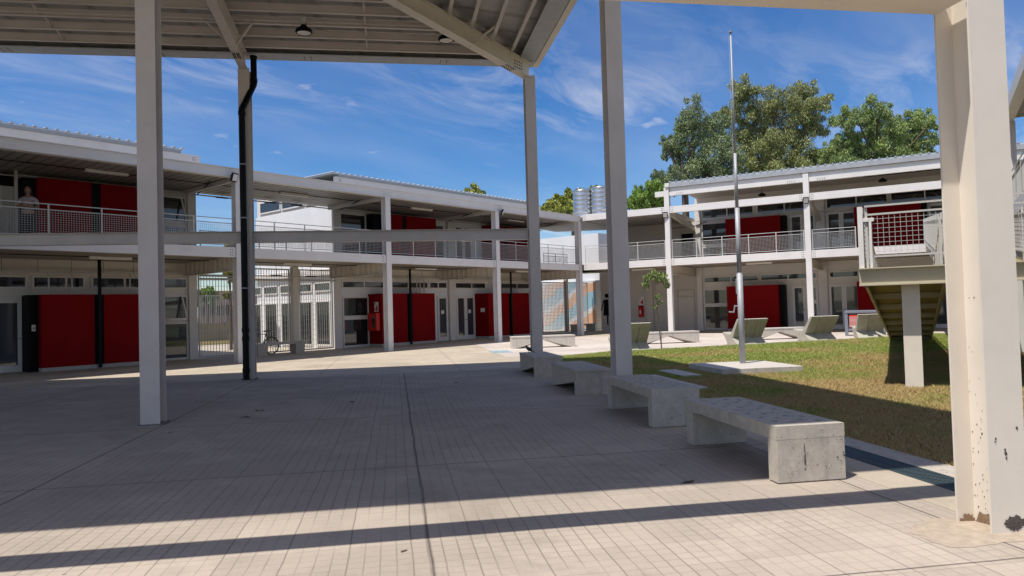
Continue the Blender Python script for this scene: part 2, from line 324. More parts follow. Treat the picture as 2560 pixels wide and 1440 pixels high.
# ------------------------------------------------------------------ builders
class MB:
    def __init__(s): s.v = []; s.f = []
    def poly(s, pts, faces):
        o = len(s.v); s.v += [tuple(p) for p in pts]; s.f += [tuple(i+o for i in f) for f in faces]; return s
    def box(s, x0, x1, y0, y1, z0, z1):
        if x0 > x1: x0, x1 = x1, x0
        if y0 > y1: y0, y1 = y1, y0
        if z0 > z1: z0, z1 = z1, z0
        return s.poly([(x0,y0,z0),(x1,y0,z0),(x1,y1,z0),(x0,y1,z0),(x0,y0,z1),(x1,y0,z1),(x1,y1,z1),(x0,y1,z1)],
                      [(0,3,2,1),(4,5,6,7),(0,1,5,4),(1,2,6,5),(2,3,7,6),(3,0,4,7)])
    def bar(s, p, q, w, h=None, up=(0, 0, 1)):
        p, q = Vector(p), Vector(q); h = w if h is None else h
        d = (q-p).normalized(); U = Vector(up)
        if abs(d.dot(U)) > 0.99: U = Vector((1, 0, 0))
        a = d.cross(U).normalized()*w/2; b = a.cross(d).normalized()*h/2
        pts = [p-a-b, p+a-b, p+a+b, p-a+b, q-a-b, q+a-b, q+a+b, q-a+b]
        return s.poly(pts, [(0,3,2,1),(4,5,6,7),(0,1,5,4),(1,2,6,5),(2,3,7,6),(3,0,4,7)])
    def tube(s, p, q, r, r2=None, n=10, cap=True):
        p, q = Vector(p), Vector(q); r2 = r if r2 is None else r2
        d = (q-p).normalized(); U = Vector((0, 0, 1)) if abs(d.z) < 0.9 else Vector((1, 0, 0))
        a = d.cross(U).normalized(); b = d.cross(a).normalized()
        o = len(s.v)
        for k in range(n):
            t = 2*math.pi*k/n; e = a*math.cos(t)+b*math.sin(t)
            s.v.append(tuple(p+e*r)); s.v.append(tuple(q+e*r2))
        for k in range(n):
            j = (k+1) % n; s.f.append((o+2*k, o+2*k+1, o+2*j+1, o+2*j))
        if cap:
            s.f.append(tuple(o+2*k for k in range(n))); s.f.append(tuple(o+2*k+1 for k in reversed(range(n))))
        return s
    def lathe(s, c, prof, n=20):
        o = len(s.v); m = len(prof)
        for k in range(n):
            t = 2*math.pi*k/n
            for (r, z) in prof: s.v.append((c[0]+r*math.cos(t), c[1]+r*math.sin(t), c[2]+z))
        for k in range(n):
            j = (k+1) % n
            for i in range(m-1): s.f.append((o+k*m+i, o+j*m+i, o+j*m+i+1, o+k*m+i+1))
        return s
    def prism(s, prof, x0, x1, fn=None):
        """profile of (y,z) points extruded along x"""
        n = len(prof); o = len(s.v)
        for x in (x0, x1):
            for (a, b) in prof: s.v.append((x, a, b))
        for i in range(n):
            j = (i+1) % n; s.f.append((o+i, o+j, o+n+j, o+n+i))
        s.f.append(tuple(o+i for i in reversed(range(n)))); s.f.append(tuple(o+n+i for i in range(n)))
        return s
    def ibeam_v(s, x, y, z0, z1, w, d, tf=0.016, tw=0.012):
        """vertical H: flanges normal to y, width w along x, depth d along y"""
        s.box(x-w/2, x+w/2, y-d/2, y-d/2+tf, z0, z1); s.box(x-w/2, x+w/2, y+d/2-tf, y+d/2, z0, z1)
        return s.box(x-tw/2, x+tw/2, y-d/2+tf, y+d/2-tf, z0, z1)
    def ibeam_x(s, x0, x1, y, z0, z1, w, tf=0.016, tw=0.012):
        s.box(x0, x1, y-w/2, y+w/2, z0, z0+tf); s.box(x0, x1, y-w/2, y+w/2, z1-tf, z1)
        return s.box(x0, x1, y-tw/2, y+tw/2, z0+tf, z1-tf)
    def ibeam(s, p, q, w, h, tf=0.018, tw=0.014):
        """I beam between 3d points (top centre line), vertical web"""
        p, q = Vector(p), Vector(q)
        s.bar(p-Vector((0,0,tf/2)), q-Vector((0,0,tf/2)), w, tf)
        s.bar(p-Vector((0,0,h-tf/2)), q-Vector((0,0,h-tf/2)), w, tf)
        return s.bar(p-Vector((0,0,h/2)), q-Vector((0,0,h/2)), tw, h-2*tf)
    def build(s, name, m, parent=None, smooth=False, bevel=0.0, loc=None, rotz=None):
        me = bpy.data.meshes.new(name); me.from_pydata(s.v, [], s.f); me.update()
        o = bpy.data.objects.new(name, me); COL.objects.link(o)
        ms = m if isinstance(m, (list, tuple)) else [m]
        for x in ms: me.materials.append(M[x])
        if smooth:
            for p in me.polygons: p.use_smooth = True
        if parent: o.parent = parent
        if loc: o.location = loc
        if rotz is not None: o.rotation_euler = (0, 0, rotz)
        if bevel > 0:
            b = o.modifiers.new('bevel', 'BEVEL'); b.width = bevel; b.segments = 2; b.limit_method = 'ANGLE'
        return o
def tag(o, label=None, cat=None, group=None, kind=None):
    if label: o['label'] = label
    if cat: o['category'] = cat
    if group: o['group'] = group
    if kind: o['kind'] = kind
    return o
def thing(name, label, cat, loc=(0, 0, 0), rotz=0.0, group=None, parent=None):
    o = bpy.data.objects.new(name, None); COL.objects.link(o); o.empty_display_size = 0.2
    o.location = loc; o.rotation_euler = (0, 0, rotz)
    return tag(o, label, cat, group)
def copy_tree(o, parent=None, skip=()):
    c = o.copy(); COL.objects.link(c); c.parent = parent
    for ch in list(o.children): copy_tree(ch, c)
    return c

# frames
A0 = Vector((4.58, 10.88, 0)); TH = R(49.8)                 # canopy frame: local x = u, local y = -w
U2 = Vector((math.cos(TH), math.sin(TH), 0)); W2 = Vector((math.sin(TH), -math.cos(TH), 0))
def cf(u, w_, z=0.0): return A0+U2*u+W2*w_+Vector((0, 0, z))
RB0 = Vector((31.68, 22.0, 0)); RBA = R(-78.68)             # right building frame: x = along, y = behind
RS = Vector((math.cos(RBA), math.sin(RBA), 0)); RN = Vector((-math.sin(RBA), math.cos(RBA), 0))
def rf(s, n, z=0.0): return RB0+RS*s+RN*n+Vector((0, 0, z))
LBY = 22.2

# ------------------------------------------------------------------ ground
def ngon(name, pts, z, m, rotz=0.0, loc=(0, 0, 0), kind='structure'):
    mb = MB(); mb.poly([(p[0], p[1], z) for p in pts], [tuple(range(len(pts)))])
    o = mb.build(name, m, loc=loc, rotz=rotz); o['kind'] = kind; return o
mat('terrain', (0.13, 0.12, 0.06), 0.95, col2=(0.08, 0.10, 0.03), noise=0.3, nscale=0.3)
ngon('ground', [(-600, -600), (900, -600), (900, 900), (-600, 900)], -0.03, 'terrain')
ngon('plaza', [(-45, -22), (33, -22), (33, 22), (-45, 22)], -0.004, 'paving_concrete', rotz=TH, loc=(A0.x, A0.y, 0))
ngon('side_plaza', [(11.3, -40), (24, -40), (24, -7.0), (11.3, -7.0)], -0.0005, 'paving_pink', rotz=TH, loc=(A0.x, A0.y, 0))
ngon('walkway_floor', [(-6, 22.3), (46, 22.3), (46, 40), (-6, 40)], 0.003, 'paving_concrete')
ngon('tiled_paving', [(-14, -7.75), (6.95, -7.75), (6.95, 14), (-14, 14)], 0.004, 'paving_tiles', rotz=TH, loc=(A0.x, A0.y, 0))
ngon('right_walkway', [(-2, 1.5), (30, 1.5), (30, 5.2), (-2, 5.2)], 0.006, 'paving_concrete', rotz=RBA, loc=tuple(RB0))
# lawn in canopy coordinates converted to world
lawn_pts = [cf(-22, 8.45), cf(-2.0, 8.45), cf(7.2, 7.75), Vector((17.5, 13.35, 0)), Vector((20.35, 13.0, 0)), Vector((21.7, 12.1, 0)), Vector((30.4, 7.25, 0)), Vector((33.0, 6.3, 0)), rf(15.9, -1.2), rf(30, -1.2), rf(30, -45)]
ngon('lawn', [(p.x, p.y) for p in lawn_pts], 0.012, 'lawn')
# drain and kerb
kb = MB().box(-22, 7.0, -8.45, -8.15, -0.02, 0.02).build('kerb_strip', 'concrete', loc=tuple(A0), rotz=TH); kb['kind'] = 'structure'
kb = MB().box(-22, 7.0, -7.85, -7.45, -0.02, 0.009).build('drain_edge_strip', 'paving_concrete', loc=tuple(A0), rotz=TH); kb['kind'] = 'structure'
g = MB()
for i in range(360):
    x = -18+i*0.045
    g.box(x, x+0.022, -8.14, -7.86, 0.0, 0.016)
for y in (-8.15, -8.0, -7.86): g.box(-18, -1.8, y, y+0.012, 0.0, 0.018)
g = g.build('drain_grate', 'dark_grate', loc=tuple(A0), rotz=TH)
tag(g, 'long dark steel drain grate set in the paving beside the lawn kerb', 'drain grate')
MB().box(-22, 7.0, -8.15, -7.85, -0.02, -0.012)
# grass blades
def in_poly(px, py, poly):
    inside = np.zeros(len(px), bool); n = len(poly); j = n-1
    for i in range(n):
        xi, yi = poly[i]; xj, yj = poly[j]
        c = ((yi > py) != (yj > py)) & (px < (xj-xi)*(py-yi)/(yj-yi+1e-12)+xi)
        inside ^= c; j = i
    return inside
def grass():
    poly = [(p.x, p.y) for p in lawn_pts]
    P = []
    # density falls with distance
    for (d0, d1, cnt, h, wd) in ((2, 10, 90000, 0.040, 0.007), (10, 18, 230000, 0.040, 0.008), (18, 36, 260000, 0.05, 0.013)):
        k = cnt*3
        r = np.sqrt(rng.uniform(d0*d0, d1*d1, k)); a = rng.uniform(R(2), R(48), k)
        x, y = r*np.cos(a), r*np.sin(a); ok = in_poly(x, y, poly)
        x, y = x[ok][:cnt], y[ok][:cnt]
        x = x+rng.normal(0, 0.035, len(x)); y = y+rng.normal(0, 0.035, len(y))
        P.append(np.stack([x, y, np.full(len(x), h), np.full(len(x), wd)], 1))
    P = np.concatenate(P); n = len(P)
    a = rng.uniform(0, 2*np.pi, n); lean = rng.normal(0, 0.9, (n, 2)); hh = P[:, 2]*rng.uniform(0.5, 1.35, n)
    dx, dy = np.cos(a)*P[:, 3]/2, np.sin(a)*P[:, 3]/2
    V = np.zeros((n, 3, 3))
    V[:, 0] = np.stack([P[:, 0]-dx, P[:, 1]-dy, np.full(n, 0.010)], 1); V[:, 1] = np.stack([P[:, 0]+dx, P[:, 1]+dy, np.full(n, 0.010)], 1)
    V[:, 2] = np.stack([P[:, 0]+lean[:, 0]*hh, P[:, 1]+lean[:, 1]*hh, 0.010+hh], 1)
    return tri_mesh('grass_blades', V.reshape(-1, 3), 3, 'grass_blade')
def tri_mesh(name, V, k, m, parent=None):
    n = len(V)//k
    me = bpy.data.meshes.new(name); me.vertices.add(len(V)); me.vertices.foreach_set('co', np.asarray(V, np.float32).ravel())
    me.loops.add(n*k); me.loops.foreach_set('vertex_index', np.arange(n*k, dtype=np.int32))
    me.polygons.add(n); me.polygons.foreach_set('loop_start', np.arange(0, n*k, k, dtype=np.int32))
    try: me.polygons.foreach_set('loop_total', np.full(n, k, np.int32))
    except Exception: pass
    me.update(calc_edges=True)
    me.materials.append(M[m])
    o = bpy.data.objects.new(name, me); COL.objects.link(o); o.parent = parent; return o
tag(grass(), 'patchy green and straw coloured lawn grass beside the benches', 'grass', kind='stuff')

# ------------------------------------------------------------------ canopy
def deck_z(u): return 8.17+0.115*(7.08-u)
mat('chip_grey', (0.22, 0.20, 0.18), 0.9, noise=0.4, nscale=20)
cp = thing('canopy', 'tall white steel canopy with sloping metal roof and H section columns over the paving', 'canopy', tuple(A0), TH)
EC = 7.08
def ccol(u, w_, top, m='canopy_paint'):
    mb = MB(); mb.box(0, 0, 0, 0, 0, 0) if False else None
    # flanges normal to u: build as H with roles swapped
    x, y = u, -w_; wd, d, tf, tw = 0.27, 0.30, 0.016, 0.014
    mb.box(x-d/2, x-d/2+tf, y-wd/2, y+wd/2, 0, top); mb.box(x+d/2-tf, x+d/2, y-wd/2, y+wd/2, 0, top)
    mb.box(x-d/2+tf, x+d/2-tf, y-tw/2, y+tw/2, 0, top)
    return mb.build('column', m, cp)
for (u, w_, tp) in ((0, 0, 8.55), (EC, 0, 7.62), (EC, 7.15, 7.62), (0, 7.15, 7.62), (EC, -7.15, 7.62), (EC, -14.3, 7.62), (-7.05, -9.5, 7.62)):
    ccol(u, w_, tp)
ec = ccol(-7.02, 7.42, 7.62, 'cream_steel'); ec['label'] = 'cream weathered column with chipped paint at its foot'
for (u, w_) in ((0, 0), (EC, 0), (EC, 7.15), (0, 7.15)):
    MB().box(u-0.19, u+0.19, -w_-0.17, -w_+0.17, 0.004, 0.02).build('base_plate', 'chip_grey', cp)
# purlins, deck, rafters. roof is hipped: eaves at u=+-7.4 and w=7.45, ridge u=0
ED = 7.33
def face_far():
    pu = MB(); u = 6.62
    while u > 0.3:
        z = deck_z(u); wr = (u/EC)*7.15 - 0.12         # hip line w = u
        pu.box(u-0.012, u+0.012, -wr, 21.0, z-0.21, z-0.02); pu.box(u-0.075, u+0.0, -wr, 21.0, z-0.215, z-0.20)
        u -= 0.565
    return pu
face_far().build('purlins', 'canopy_paint', cp)
pu = MB(); wv = 6.62
while wv > 0.3:
    z = deck_z(wv); ur = wv/7.15*EC-0.12
    pu.box(-ur, ur, -wv-0.012, -wv+0.012, z-0.21, z-0.02); pu.box(-ur, ur, -wv, -wv+0.075, z-0.215, z-0.20)
    wv -= 0.565
pu.build('purlins', 'canopy_paint', cp)
pu = MB(); u = 6.62
while u > 0.3:
    z = deck_z(u); wr = u-0.12
    pu.box(-u-0.012, -u+0.012, -wr, 21.0, z-0.21, z-0.02); pu.box(-u, -u+0.075, -wr, 21.0, z-0.215, z-0.20)
    u -= 0.565
pu.build('purlins', 'canopy_paint', cp)
zr, ze = deck_z(0), deck_z(ED)
t = 0.05
def slab3(pts, m, name='roof_panel'):
    n = len(pts); mb = MB()
    mb.poly([*pts, *[(p[0], p[1], p[2]+t) for p in pts]], [tuple(reversed(range(n))), tuple(range(n, 2*n))]+[(i, (i+1) % n, n+(i+1) % n, n+i) for i in range(n)])
    return mb.build(name, m, cp)
slab3([(ED, -7.45, ze), (ED, 21.3, ze), (0, 21.3, zr), (0, -0.05, zr)], 'deck_sheet_u')
slab3([(-ED, 21.3, ze), (-ED, -7.45, ze), (0, -0.05, zr), (0, 21.3, zr)], 'deck_sheet_u')
slab3([(-ED, -7.45, ze), (ED, -7.45, ze), (0, -0.05, zr)], 'deck_sheet_w')
# gutters
gt = MB()
gt.box(6.88, 7.36, -7.45, 21.3, 7.975, 7.995).box(7.34, 7.36, -7.45, 21.3, 7.995, 8.20)
gt.build('gutter', 'galv', cp)
gt = MB(); gt.box(-7.36, 6.87, -7.30, -6.85, 7.985, 8.005); gt.build('gutter', 'galv', cp)
gt = MB(); gt.box(-7.36, -6.88, -6.80, 21.3, 7.975, 7.995).box(-7.36, -7.34, -6.80, 21.3, 7.995, 8.20); gt.build('gutter', 'galv', cp)
eb = MB(); eb.box(-7.36, 7.33, -7.46, -7.31, 7.97, 8.24); eb.build('eave_beam', 'cream_steel', cp)
# bracket straps on gutter
for w0 in (-5.0, -1.6, 1.9, 5.3, 7.9):
    st = MB()
    for k in range(6): st.box(7.0+k*0.05, 7.012+k*0.05, w0, w0+0.012, 7.965, 7.975); st.box(7.0+k*0.05, 7.012+k*0.05, w0+0.16, w0+0.172, 7.965, 7.975)
    st.build('rivet_row', 'black_paint', cp)
# rafters
rb_ = MB()
for wl in (0.0, -7.15, -14.3):
    rb_ = MB(); rb_.ibeam((EC+0.1, -wl, 7.965), (0, -wl, deck_z(0)-0.22), 0.20, 0.40)
    rb_.build('rafter', 'canopy_paint', cp)
    rb_ = MB(); rb_.ibeam((-EC, -wl, 7.965), (0, -wl, deck_z(0)-0.22), 0.20, 0.40); rb_.build('rafter', 'canopy_paint', cp)
rb_ = MB(); rb_.ibeam((EC-0.0, -7.15, 7.965), (0, 0, deck_z(0)-0.22), 0.24, 0.40)
hp = rb_.build('hip_rafter', 'cream_steel', cp)
rb_ = MB(); rb_.ibeam((-EC, -7.15, 7.965), (0, 0, deck_z(0)-0.22), 0.24, 0.40); rb_.build('hip_rafter', 'cream_steel', cp)
rb_ = MB(); rb_.ibeam((0, -7.15, 7.965), (0, 0, deck_z(0)-0.22), 0.2, 0.40); rb_.build('rafter', 'canopy_paint', cp)
# splice bolts on rafters
def bolts(pts, r=0.018, m='black_paint', axis=(0, 0, -1), parent=None, name='bolt_group', L=0.02):
    mb = MB(); a = Vector(axis).normalized()
    for p in pts: mb.tube(Vector(p), Vector(p)+a*L, r, n=6)
    return mb.build(name, m, parent)
bp_ = []
for i in range(5):
    for s_ in (-0.07, -0.03, 0.03, 0.07):
        bp_.append((6.3-i*0.06, s_, 7.965+0.115*0.3/1-0.40+0.09*(7.08-6.3+i*0.06)-0.02))
bolts(bp_, 0.012, parent=cp)
bp_ = []
d45 = Vector((-1, 1, 0)).normalized(); n45 = Vector((1, 1, 0)).normalized()
for i in range(6):
    for s_ in (-0.09, -0.04, 0.04, 0.09):
        p = Vector((EC, -7.15, 7.565))+d45*(0.75+i*0.07)+n45*s_+Vector((0, 0, 0.082*(0.75+i*0.07))); bp_.append(p)
bolts(bp_, 0.012, parent=cp)
bp_ = []
for i in range(4):
    for j in range(4):
        p = Vector((EC, -7.15, 7.62+j*0.08))+d45*(0.35+i*0.1)-n45*0.008+Vector((0, 0, 0.082*0.4)); bp_.append(p)
bolts(bp_, 0.014, axis=(-n45.x, -n45.y, 0), parent=cp)
# purlin ties (short struts between purlins)
for wl in (-3.9, 3.0):
    tb = MB(); u = 6.62
    while u > 3.0:
        z0 = deck_z(u)-0.20; z1 = deck_z(u-0.565)-0.20
        tb.bar((u-0.05, -wl, z0+0.03), (u-0.565, -wl, z1+0.12), 0.03); u -= 0.565
    tb.build('tie_struts', 'canopy_paint', cp)
for a_, b_ in (((5.9, 0.0, 7.75), (5.4, 0.55, 8.2)), ((4.7, 0, 7.95), (4.2, 0.5, 8.4)), ((5.9, 0.0, 7.75), (5.4, -0.55, 8.2)), ((5.4, -5.4, 7.75), (5.1, -6.0, 8.15))):
    MB().bar(a_, b_, 0.04).build('brace', 'canopy_paint', cp)
# mid height beams
for (w0, w1) in ((0.007, 7.015), (-7.015, -0.007), (-14.2, -7.285)):
    mb = MB(); mb.box(EC-0.10, EC+0.10, -w1, -w0, 3.33, 3.346).box(EC-0.10, EC+0.10, -w1, -w0, 3.594, 3.61).box(EC-0.007, EC+0.007, -w1, -w0, 3.346, 3.594)
    mb.build('cross_beam', 'canopy_paint', cp)
mb = MB(); mb.box(-7.17, -6.91, -7.27, 14, 3.5, 3.52).box(-7.17, -6.91, -7.27, 14, 3.78, 3.80).box(-7.047, -7.033, -7.27, 14, 3.52, 3.78)
mb.build('cross_beam', 'cream_steel', cp)
for (w0, w1) in ((0.05, 7.0),):
    mb = MB(); bl = []
    for wc in (0.12, 0.24, 6.8, 6.92, -0.12, -0.24):
        for zz in (3.41, 3.53): bl.append((EC-0.008, -wc, zz))
    bolts(bl, 0.02, m='canopy_paint', axis=(-1, 0, 0), parent=cp)
# foot chips and stains on the cream column (real patches, thin)
mat('chip_dark', (0.10, 0.085, 0.075), 0.95, noise=0.4, nscale=40, bump=0.6, bscale=90)
mat('rust_dirt', (0.30, 0.20, 0.12), 0.95, noise=0.4, nscale=30, bump=0.3)
def blotch(c, axis_a, axis_b, nrm, ra, rb2, n=26, jag=0.35, seed=1):
    rr = random.Random(seed); c = Vector(c); a = Vector(axis_a); b = Vector(axis_b); nn = Vector(nrm)
    pts = []
    for k in range(n):
        t_ = 2*math.pi*k/n; f_ = 1-rr.random()*jag
        pts.append(c+a*math.cos(t_)*ra*f_+b*math.sin(t_)*rb2*f_+nn*0.003)
    mb = MB(); mb.poly([*pts, c+nn*0.006], [(i, (i+1) % n, n) for i in range(n)]); return mb
xE, yE = -7.02, -7.42
mb = MB()
def addm(m1, m2):
    o = len(m1.v); m1.v += m2.v; m1.f += [tuple(i+o for i in f) for f in m2.f]
ch = blotch((xE-0.15, yE-0.03, 0.07), (0, -1, 0), (0, 0, 1), (-1, 0, 0), 0.085, 0.055, n=60, jag=0.3, seed=4)
for (dy, z_, r_, sd_) in ((0.03, 0.52, 0.013, 6), (0.035, 0.545, 0.008, 7), (-0.06, 0.68, 0.010, 8), (0.028, 0.49, 0.008, 9), (0.1, 0.62, 0.008, 11), (0.105, 0.60, 0.006, 12)):
    addm(ch, blotch((xE-0.15, yE+dy-0.02, z_), (0, -1, 0), (0, 0, 1), (-1, 0, 0), r_, r_*1.3, n=9, seed=sd_))
rr = random.Random(5)
for k in range(70):
    x_ = xE+rr.uniform(-0.13, 0.13); z_ = rr.expovariate(2.6)+0.1
    if z_ > 1.6: continue
    s_ = rr.uniform(0.0025, 0.006); addm(ch, blotch((x_, yE+0.0072, z_), (1, 0, 0), (0, 0, 1), (0, 1, 0), s_, s_*1.2, n=7, seed=100+k))
ch.build('chipped_paint', 'chip_dark', cp)
st = blotch((xE+0.02, yE+0.0072, 0.0), (1, 0, 0), (0, 0, 1), (0, 1, 0), 0.125, 0.11, seed=21); addm(st, blotch((xE+0.134-0.001, yE+0.06, 0.0), (0, 1, 0), (0, 0, 1), (-1, 0, 0), 0.07, 0.07, seed=22))
st.build('rust_stain', 'rust_dirt', cp)
# mortar pad at its base
mat('mortar', (0.49, 0.40, 0.31), 0.95, noise=0.3, nscale=12, bump=0.4, bscale=60)
pd = MB(); pts_ = []
for k in range(72):
    a_ = 2*math.pi*k/72; r_ = 1+0.10*math.sin(3*a_+1)+0.07*math.sin(5*a_+2)+0.03*math.sin(11*a_)+0.02*math.sin(19*a_+1)
    pts_.append((0.27*r_*math.cos(a_), 0.42*r_*math.sin(a_), 0.0))
pd.poly(pts_+[(0.08, -0.1, 0.012)], [(i, (i+1) % 72, 72) for i in range(72)])
pd = pd.build('mortar_pad', 'mortar', loc=tuple(cf(-7.08, 7.22, 0.006)), rotz=TH); tag(pd, 'rough sandy mortar patch on the paving at the foot of the cream column', 'mortar patch')

# downpipe on canopy column B
def pipe_path(pts, r, name='pipe', m='black_pipe', parent=None, n=14):
    mb = MB()
    for a, b in zip(pts[:-1], pts[1:]): mb.tube(a, b, r, n=n)
    return mb.build(name, m, parent, smooth=False)
dp = thing('downpipe', 'thick black rain downpipe with a double bend running down the canopy column', 'downpipe', tuple(cf(6.80, 0.0)), TH)
pts = [(0.25, -0.22, 7.98), (0.25, -0.22, 7.25), (0.0, 0.03, 6.55), (0.0, 0.03, 0.02)]
pipe_path(pts, 0.075, 'pipe', parent=dp)
for z_ in (7.9, 7.3): MB().tube((0.25, -0.22, z_), (0.25, -0.22, z_+0.09), 0.088, n=14).build('collar', 'black_pipe', dp)
for z_ in (6.42, 1.15, 0.95, 0.18): MB().tube((0, 0.03, z_), (0, 0.03, z_+0.10), 0.088, n=14).build('collar', 'black_pipe', dp)
for z_ in (5.2, 3.9, 2.2): MB().tube((0, 0.03, z_), (0, 0.03, z_+0.025), 0.081, n=14).build('clamp', 'galv', dp)
mb = MB().tube((0.25, -0.22, 7.96), (0.25, -0.22, 8.0), 0.10, n=14); mb.build('outlet', 'lamp_white', dp)

# high-bay lamps on a conduit
cd = MB(); cd.tube((0, -4.4, 0), (0, 8, 0), 0.012, n=6)
cd = cd.build('conduit', 'canopy_paint', loc=tuple(cf(5.18, 0.5, 8.12)), rotz=TH); tag(cd, 'thin pale electrical conduit running under the canopy roof between the lamps', 'conduit')
hb = thing('highbay_lamp', 'round black high bay lamp hanging under the canopy, nearer the downpipe', 'lamp', tuple(cf(5.12, 1.66, 7.86)), TH, 'high bay lamps under the canopy')
MB().lathe((0, 0, 0), [(0.0, 0.16), (0.06, 0.16), (0.09, 0.10), (0.17, 0.06), (0.19, 0.0), (0.16, -0.03), (0.15, -0.02)], 20).build('housing', 'black_paint', hb)
MB().lathe((0, 0, 0), [(0.0, -0.022), (0.15, -0.02)], 20).build('lens', 'lamp_white', hb)
MB().tube((0, 0, 0.16), (0, 0, 0.24), 0.018).box(-0.06, 0.06, -0.05, 0.05, 0.24, 0.33).build('mount', 'wire', hb)
h2 = copy_tree(hb); h2.location = cf(5.24, 4.85, 7.84); h2['label'] = 'round black high bay lamp hanging under the canopy beside the diagonal rafter'

# ------------------------------------------------------------------ building kit
def rail_panel(parent, x0, x1, y, zf, post=1.3, x_first=None, wire_gap=0.065):
    """one railing bay"""
    top = MB(); top.box(x0, x1, y-0.012, y+0.012, zf+0.93, zf+0.955)
    r = top.build('railing', 'wire', parent)
    fr = MB(); fr.box(x0, x1, y-0.012, y+0.012, zf+0.775, zf+0.80).box(x0, x1, y-0.012, y+0.012, zf+0.07, zf+0.095)
    n = max(1, round((x1-x0)/post)); 
    for i in range(n+1):
        x = x0+(x1-x0)*i/n
        if i == 0: x += 0.03
        if i == n: x -= 0.03
        fr.box(x-0.02, x+0.02, y-0.024, y-0.014, zf-0.05, zf+0.93)
    fr.build('rail_frame', 'wire', r)
    me = MB(); k = int((x1-x0)/wire_gap)
    for i in range(1, k): 
        x = x0+(x1-x0)*i/k; me.box(x-0.003, x+0.003, y-0.003, y+0.003, zf+0.095, zf+0.775)
    for i in range(1, 11):
        z = zf+0.095+0.68*i/11; me.box(x0, x1, y+0.0035, y+0.0095, z-0.003, z+0.003)
    me.build('mesh_infill', 'wire', r)
    return r
def window(parent, x0, x1, z0, z1, y, name='window', m='glass_dark', fw=0.06, mull=(), trans=(), label=None):
    """frame proud of plane y (facing -y), pane inside it"""
    f = MB(); f.box(x0, x0+fw, y-0.05, y, z0, z1).box(x1-fw, x1, y-0.05, y, z0, z1).box(x0+fw, x1-fw, y-0.05, y, z0, z0+fw).box(x0+fw, x1-fw, y-0.05, y, z1-fw, z1)
    for mm in mull: f.box(mm-fw/2, mm+fw/2, y-0.047, y, z0+fw, z1-fw)
    for tt in trans: f.box(x0+fw, x1-fw, y-0.045, y, tt-fw/2, tt+fw/2)
    fo = f.build(name, 'frame_alu', parent)
    MB().box(x0+fw, x1-fw, y-0.018, y-0.002, z0+fw, z1-fw).build('pane', m, fo)
    return fo
def door_glass(parent, x0, x1, y, z1=2.2, leaves=1, z0=0.02, m='glass_clear', papers=()):
    fo = None
    w_ = (x1-x0)/leaves
    for i in range(leaves):
        a, b = x0+w_*i, x0+w_*(i+1)
        f = MB(); fw = 0.11
        f.box(a+0.005, a+fw, y-0.05, y, z0, z1).box(b-fw, b-0.005, y-0.05, y, z0, z1).box(a+fw, b-fw, y-0.05, y, z0, z0+0.2).box(a+fw, b-fw, y-0.05, y, z1-fw, z1)
        fo = f.build('door', 'frame_alu', parent)
        MB().box(a+fw, b-fw, y-0.02, y-0.002, z0+0.2, z1-fw).build('pane', m, fo)
        hx = a+0.05 if i % 2 else b-0.05
        MB().box(hx-0.012, hx+0.012, y-0.09, y-0.05, z0+1.0, z0+1.03).box(hx-0.08, hx+0.012, y-0.09, y-0.075, z0+1.0, z0+1.025).build('handle', 'galv', fo)
        for (px, pz) in papers:
            if a < px < b: MB().box(px-0.10, px+0.10, y-0.024, y-0.020, pz-0.09, pz+0.09).build('notice', 'paper', fo)
    return fo
def hcol(parent, x, y, z0, z1, m='white_steel'):
    mb = MB(); mb.ibeam_v(x, y, z0, z1, 0.25, 0.27); return mb.build('column', m, parent)
def beam_bolts(parent, x, y, z0, z1, side=1):
    pts = []
    for i in range(3):
        for j in range(2): pts.append((x+side*(0.05+0.07*j), y, z0+(z1-z0)*(0.22+0.28*i)))
    return bolts(pts, 0.014, 'black_paint', (0, -1, 0), parent, L=0.012)
def ribbed_beam(parent, x, y0, y1, z0, z1, zin, m='rib_cream'):
    mb = MB(); mb.box(x-0.006, x+0.006, y0, y1, z0+0.014, z1); 
    k = int((y1-y0)/0.3)
    for i in range(k+1):
        yy = y0+(y1-y0)*i/k
        mb.box(x-0.08, x-0.0065, yy, yy+0.01, z0+0.014, z1)
    mb.box(x-0.09, x+0.09, y0, y1, z0, z0+0.0135)
    return mb.build('cross_beam', 'cream_steel', parent)

# ------------------------------------------------------------------ left building
WY = 3.9                                                    # wall plane offset behind the facade line
lb = thing('left_building', 'long two storey white school block with balcony walkway and red wall panels', 'building', (0, LBY, 0), 0)
LX = [5.15, 12.12, 18.42, 24.95, 31.62]
for x in LX: hcol(lb, x, 0, 0, 6.10)
segs = list(zip([-1.0]+LX, LX))
for (a, b) in segs:
    MB().box(a+0.125, b-0.125, -0.10, 0.10, 3.47, 3.80).build('balcony_beam', 'white_steel', lb)
    if b < 31.5:
        beam_bolts(lb, b-0.20, -0.10, 3.47, 3.80, -1)
mb = MB(); mb.box(-1.0, 31.75, -0.13, 0.13, 6.10, 6.125).box(-1.0, 31.75, -0.13, 0.13, 6.40, 6.425).box(-1.0, 31.75, -0.10, 0.10, 6.125, 6.40)
mb.build('roof_beam', 'white_steel', lb)
for x in LX[1:4]:
    pts = []
    for i in range(3):
        for j in range(5): pts.append((x-0.2+0.1*j, -0.101, 6.16+0.07*i))
    bolts(pts, 0.012, 'wire', (0, -1, 0), lb, L=0.014)
# decks
MB().box(-1.0, 34.5, 0.135, WY, 3.52, 3.79).build('balcony_slab', 'soffit_balcony', lb)
MB().box(-1.0, 34.5, 0.135, WY+0.05, 6.17, 6.36).build('walkway_roof', 'soffit_roof', lb)
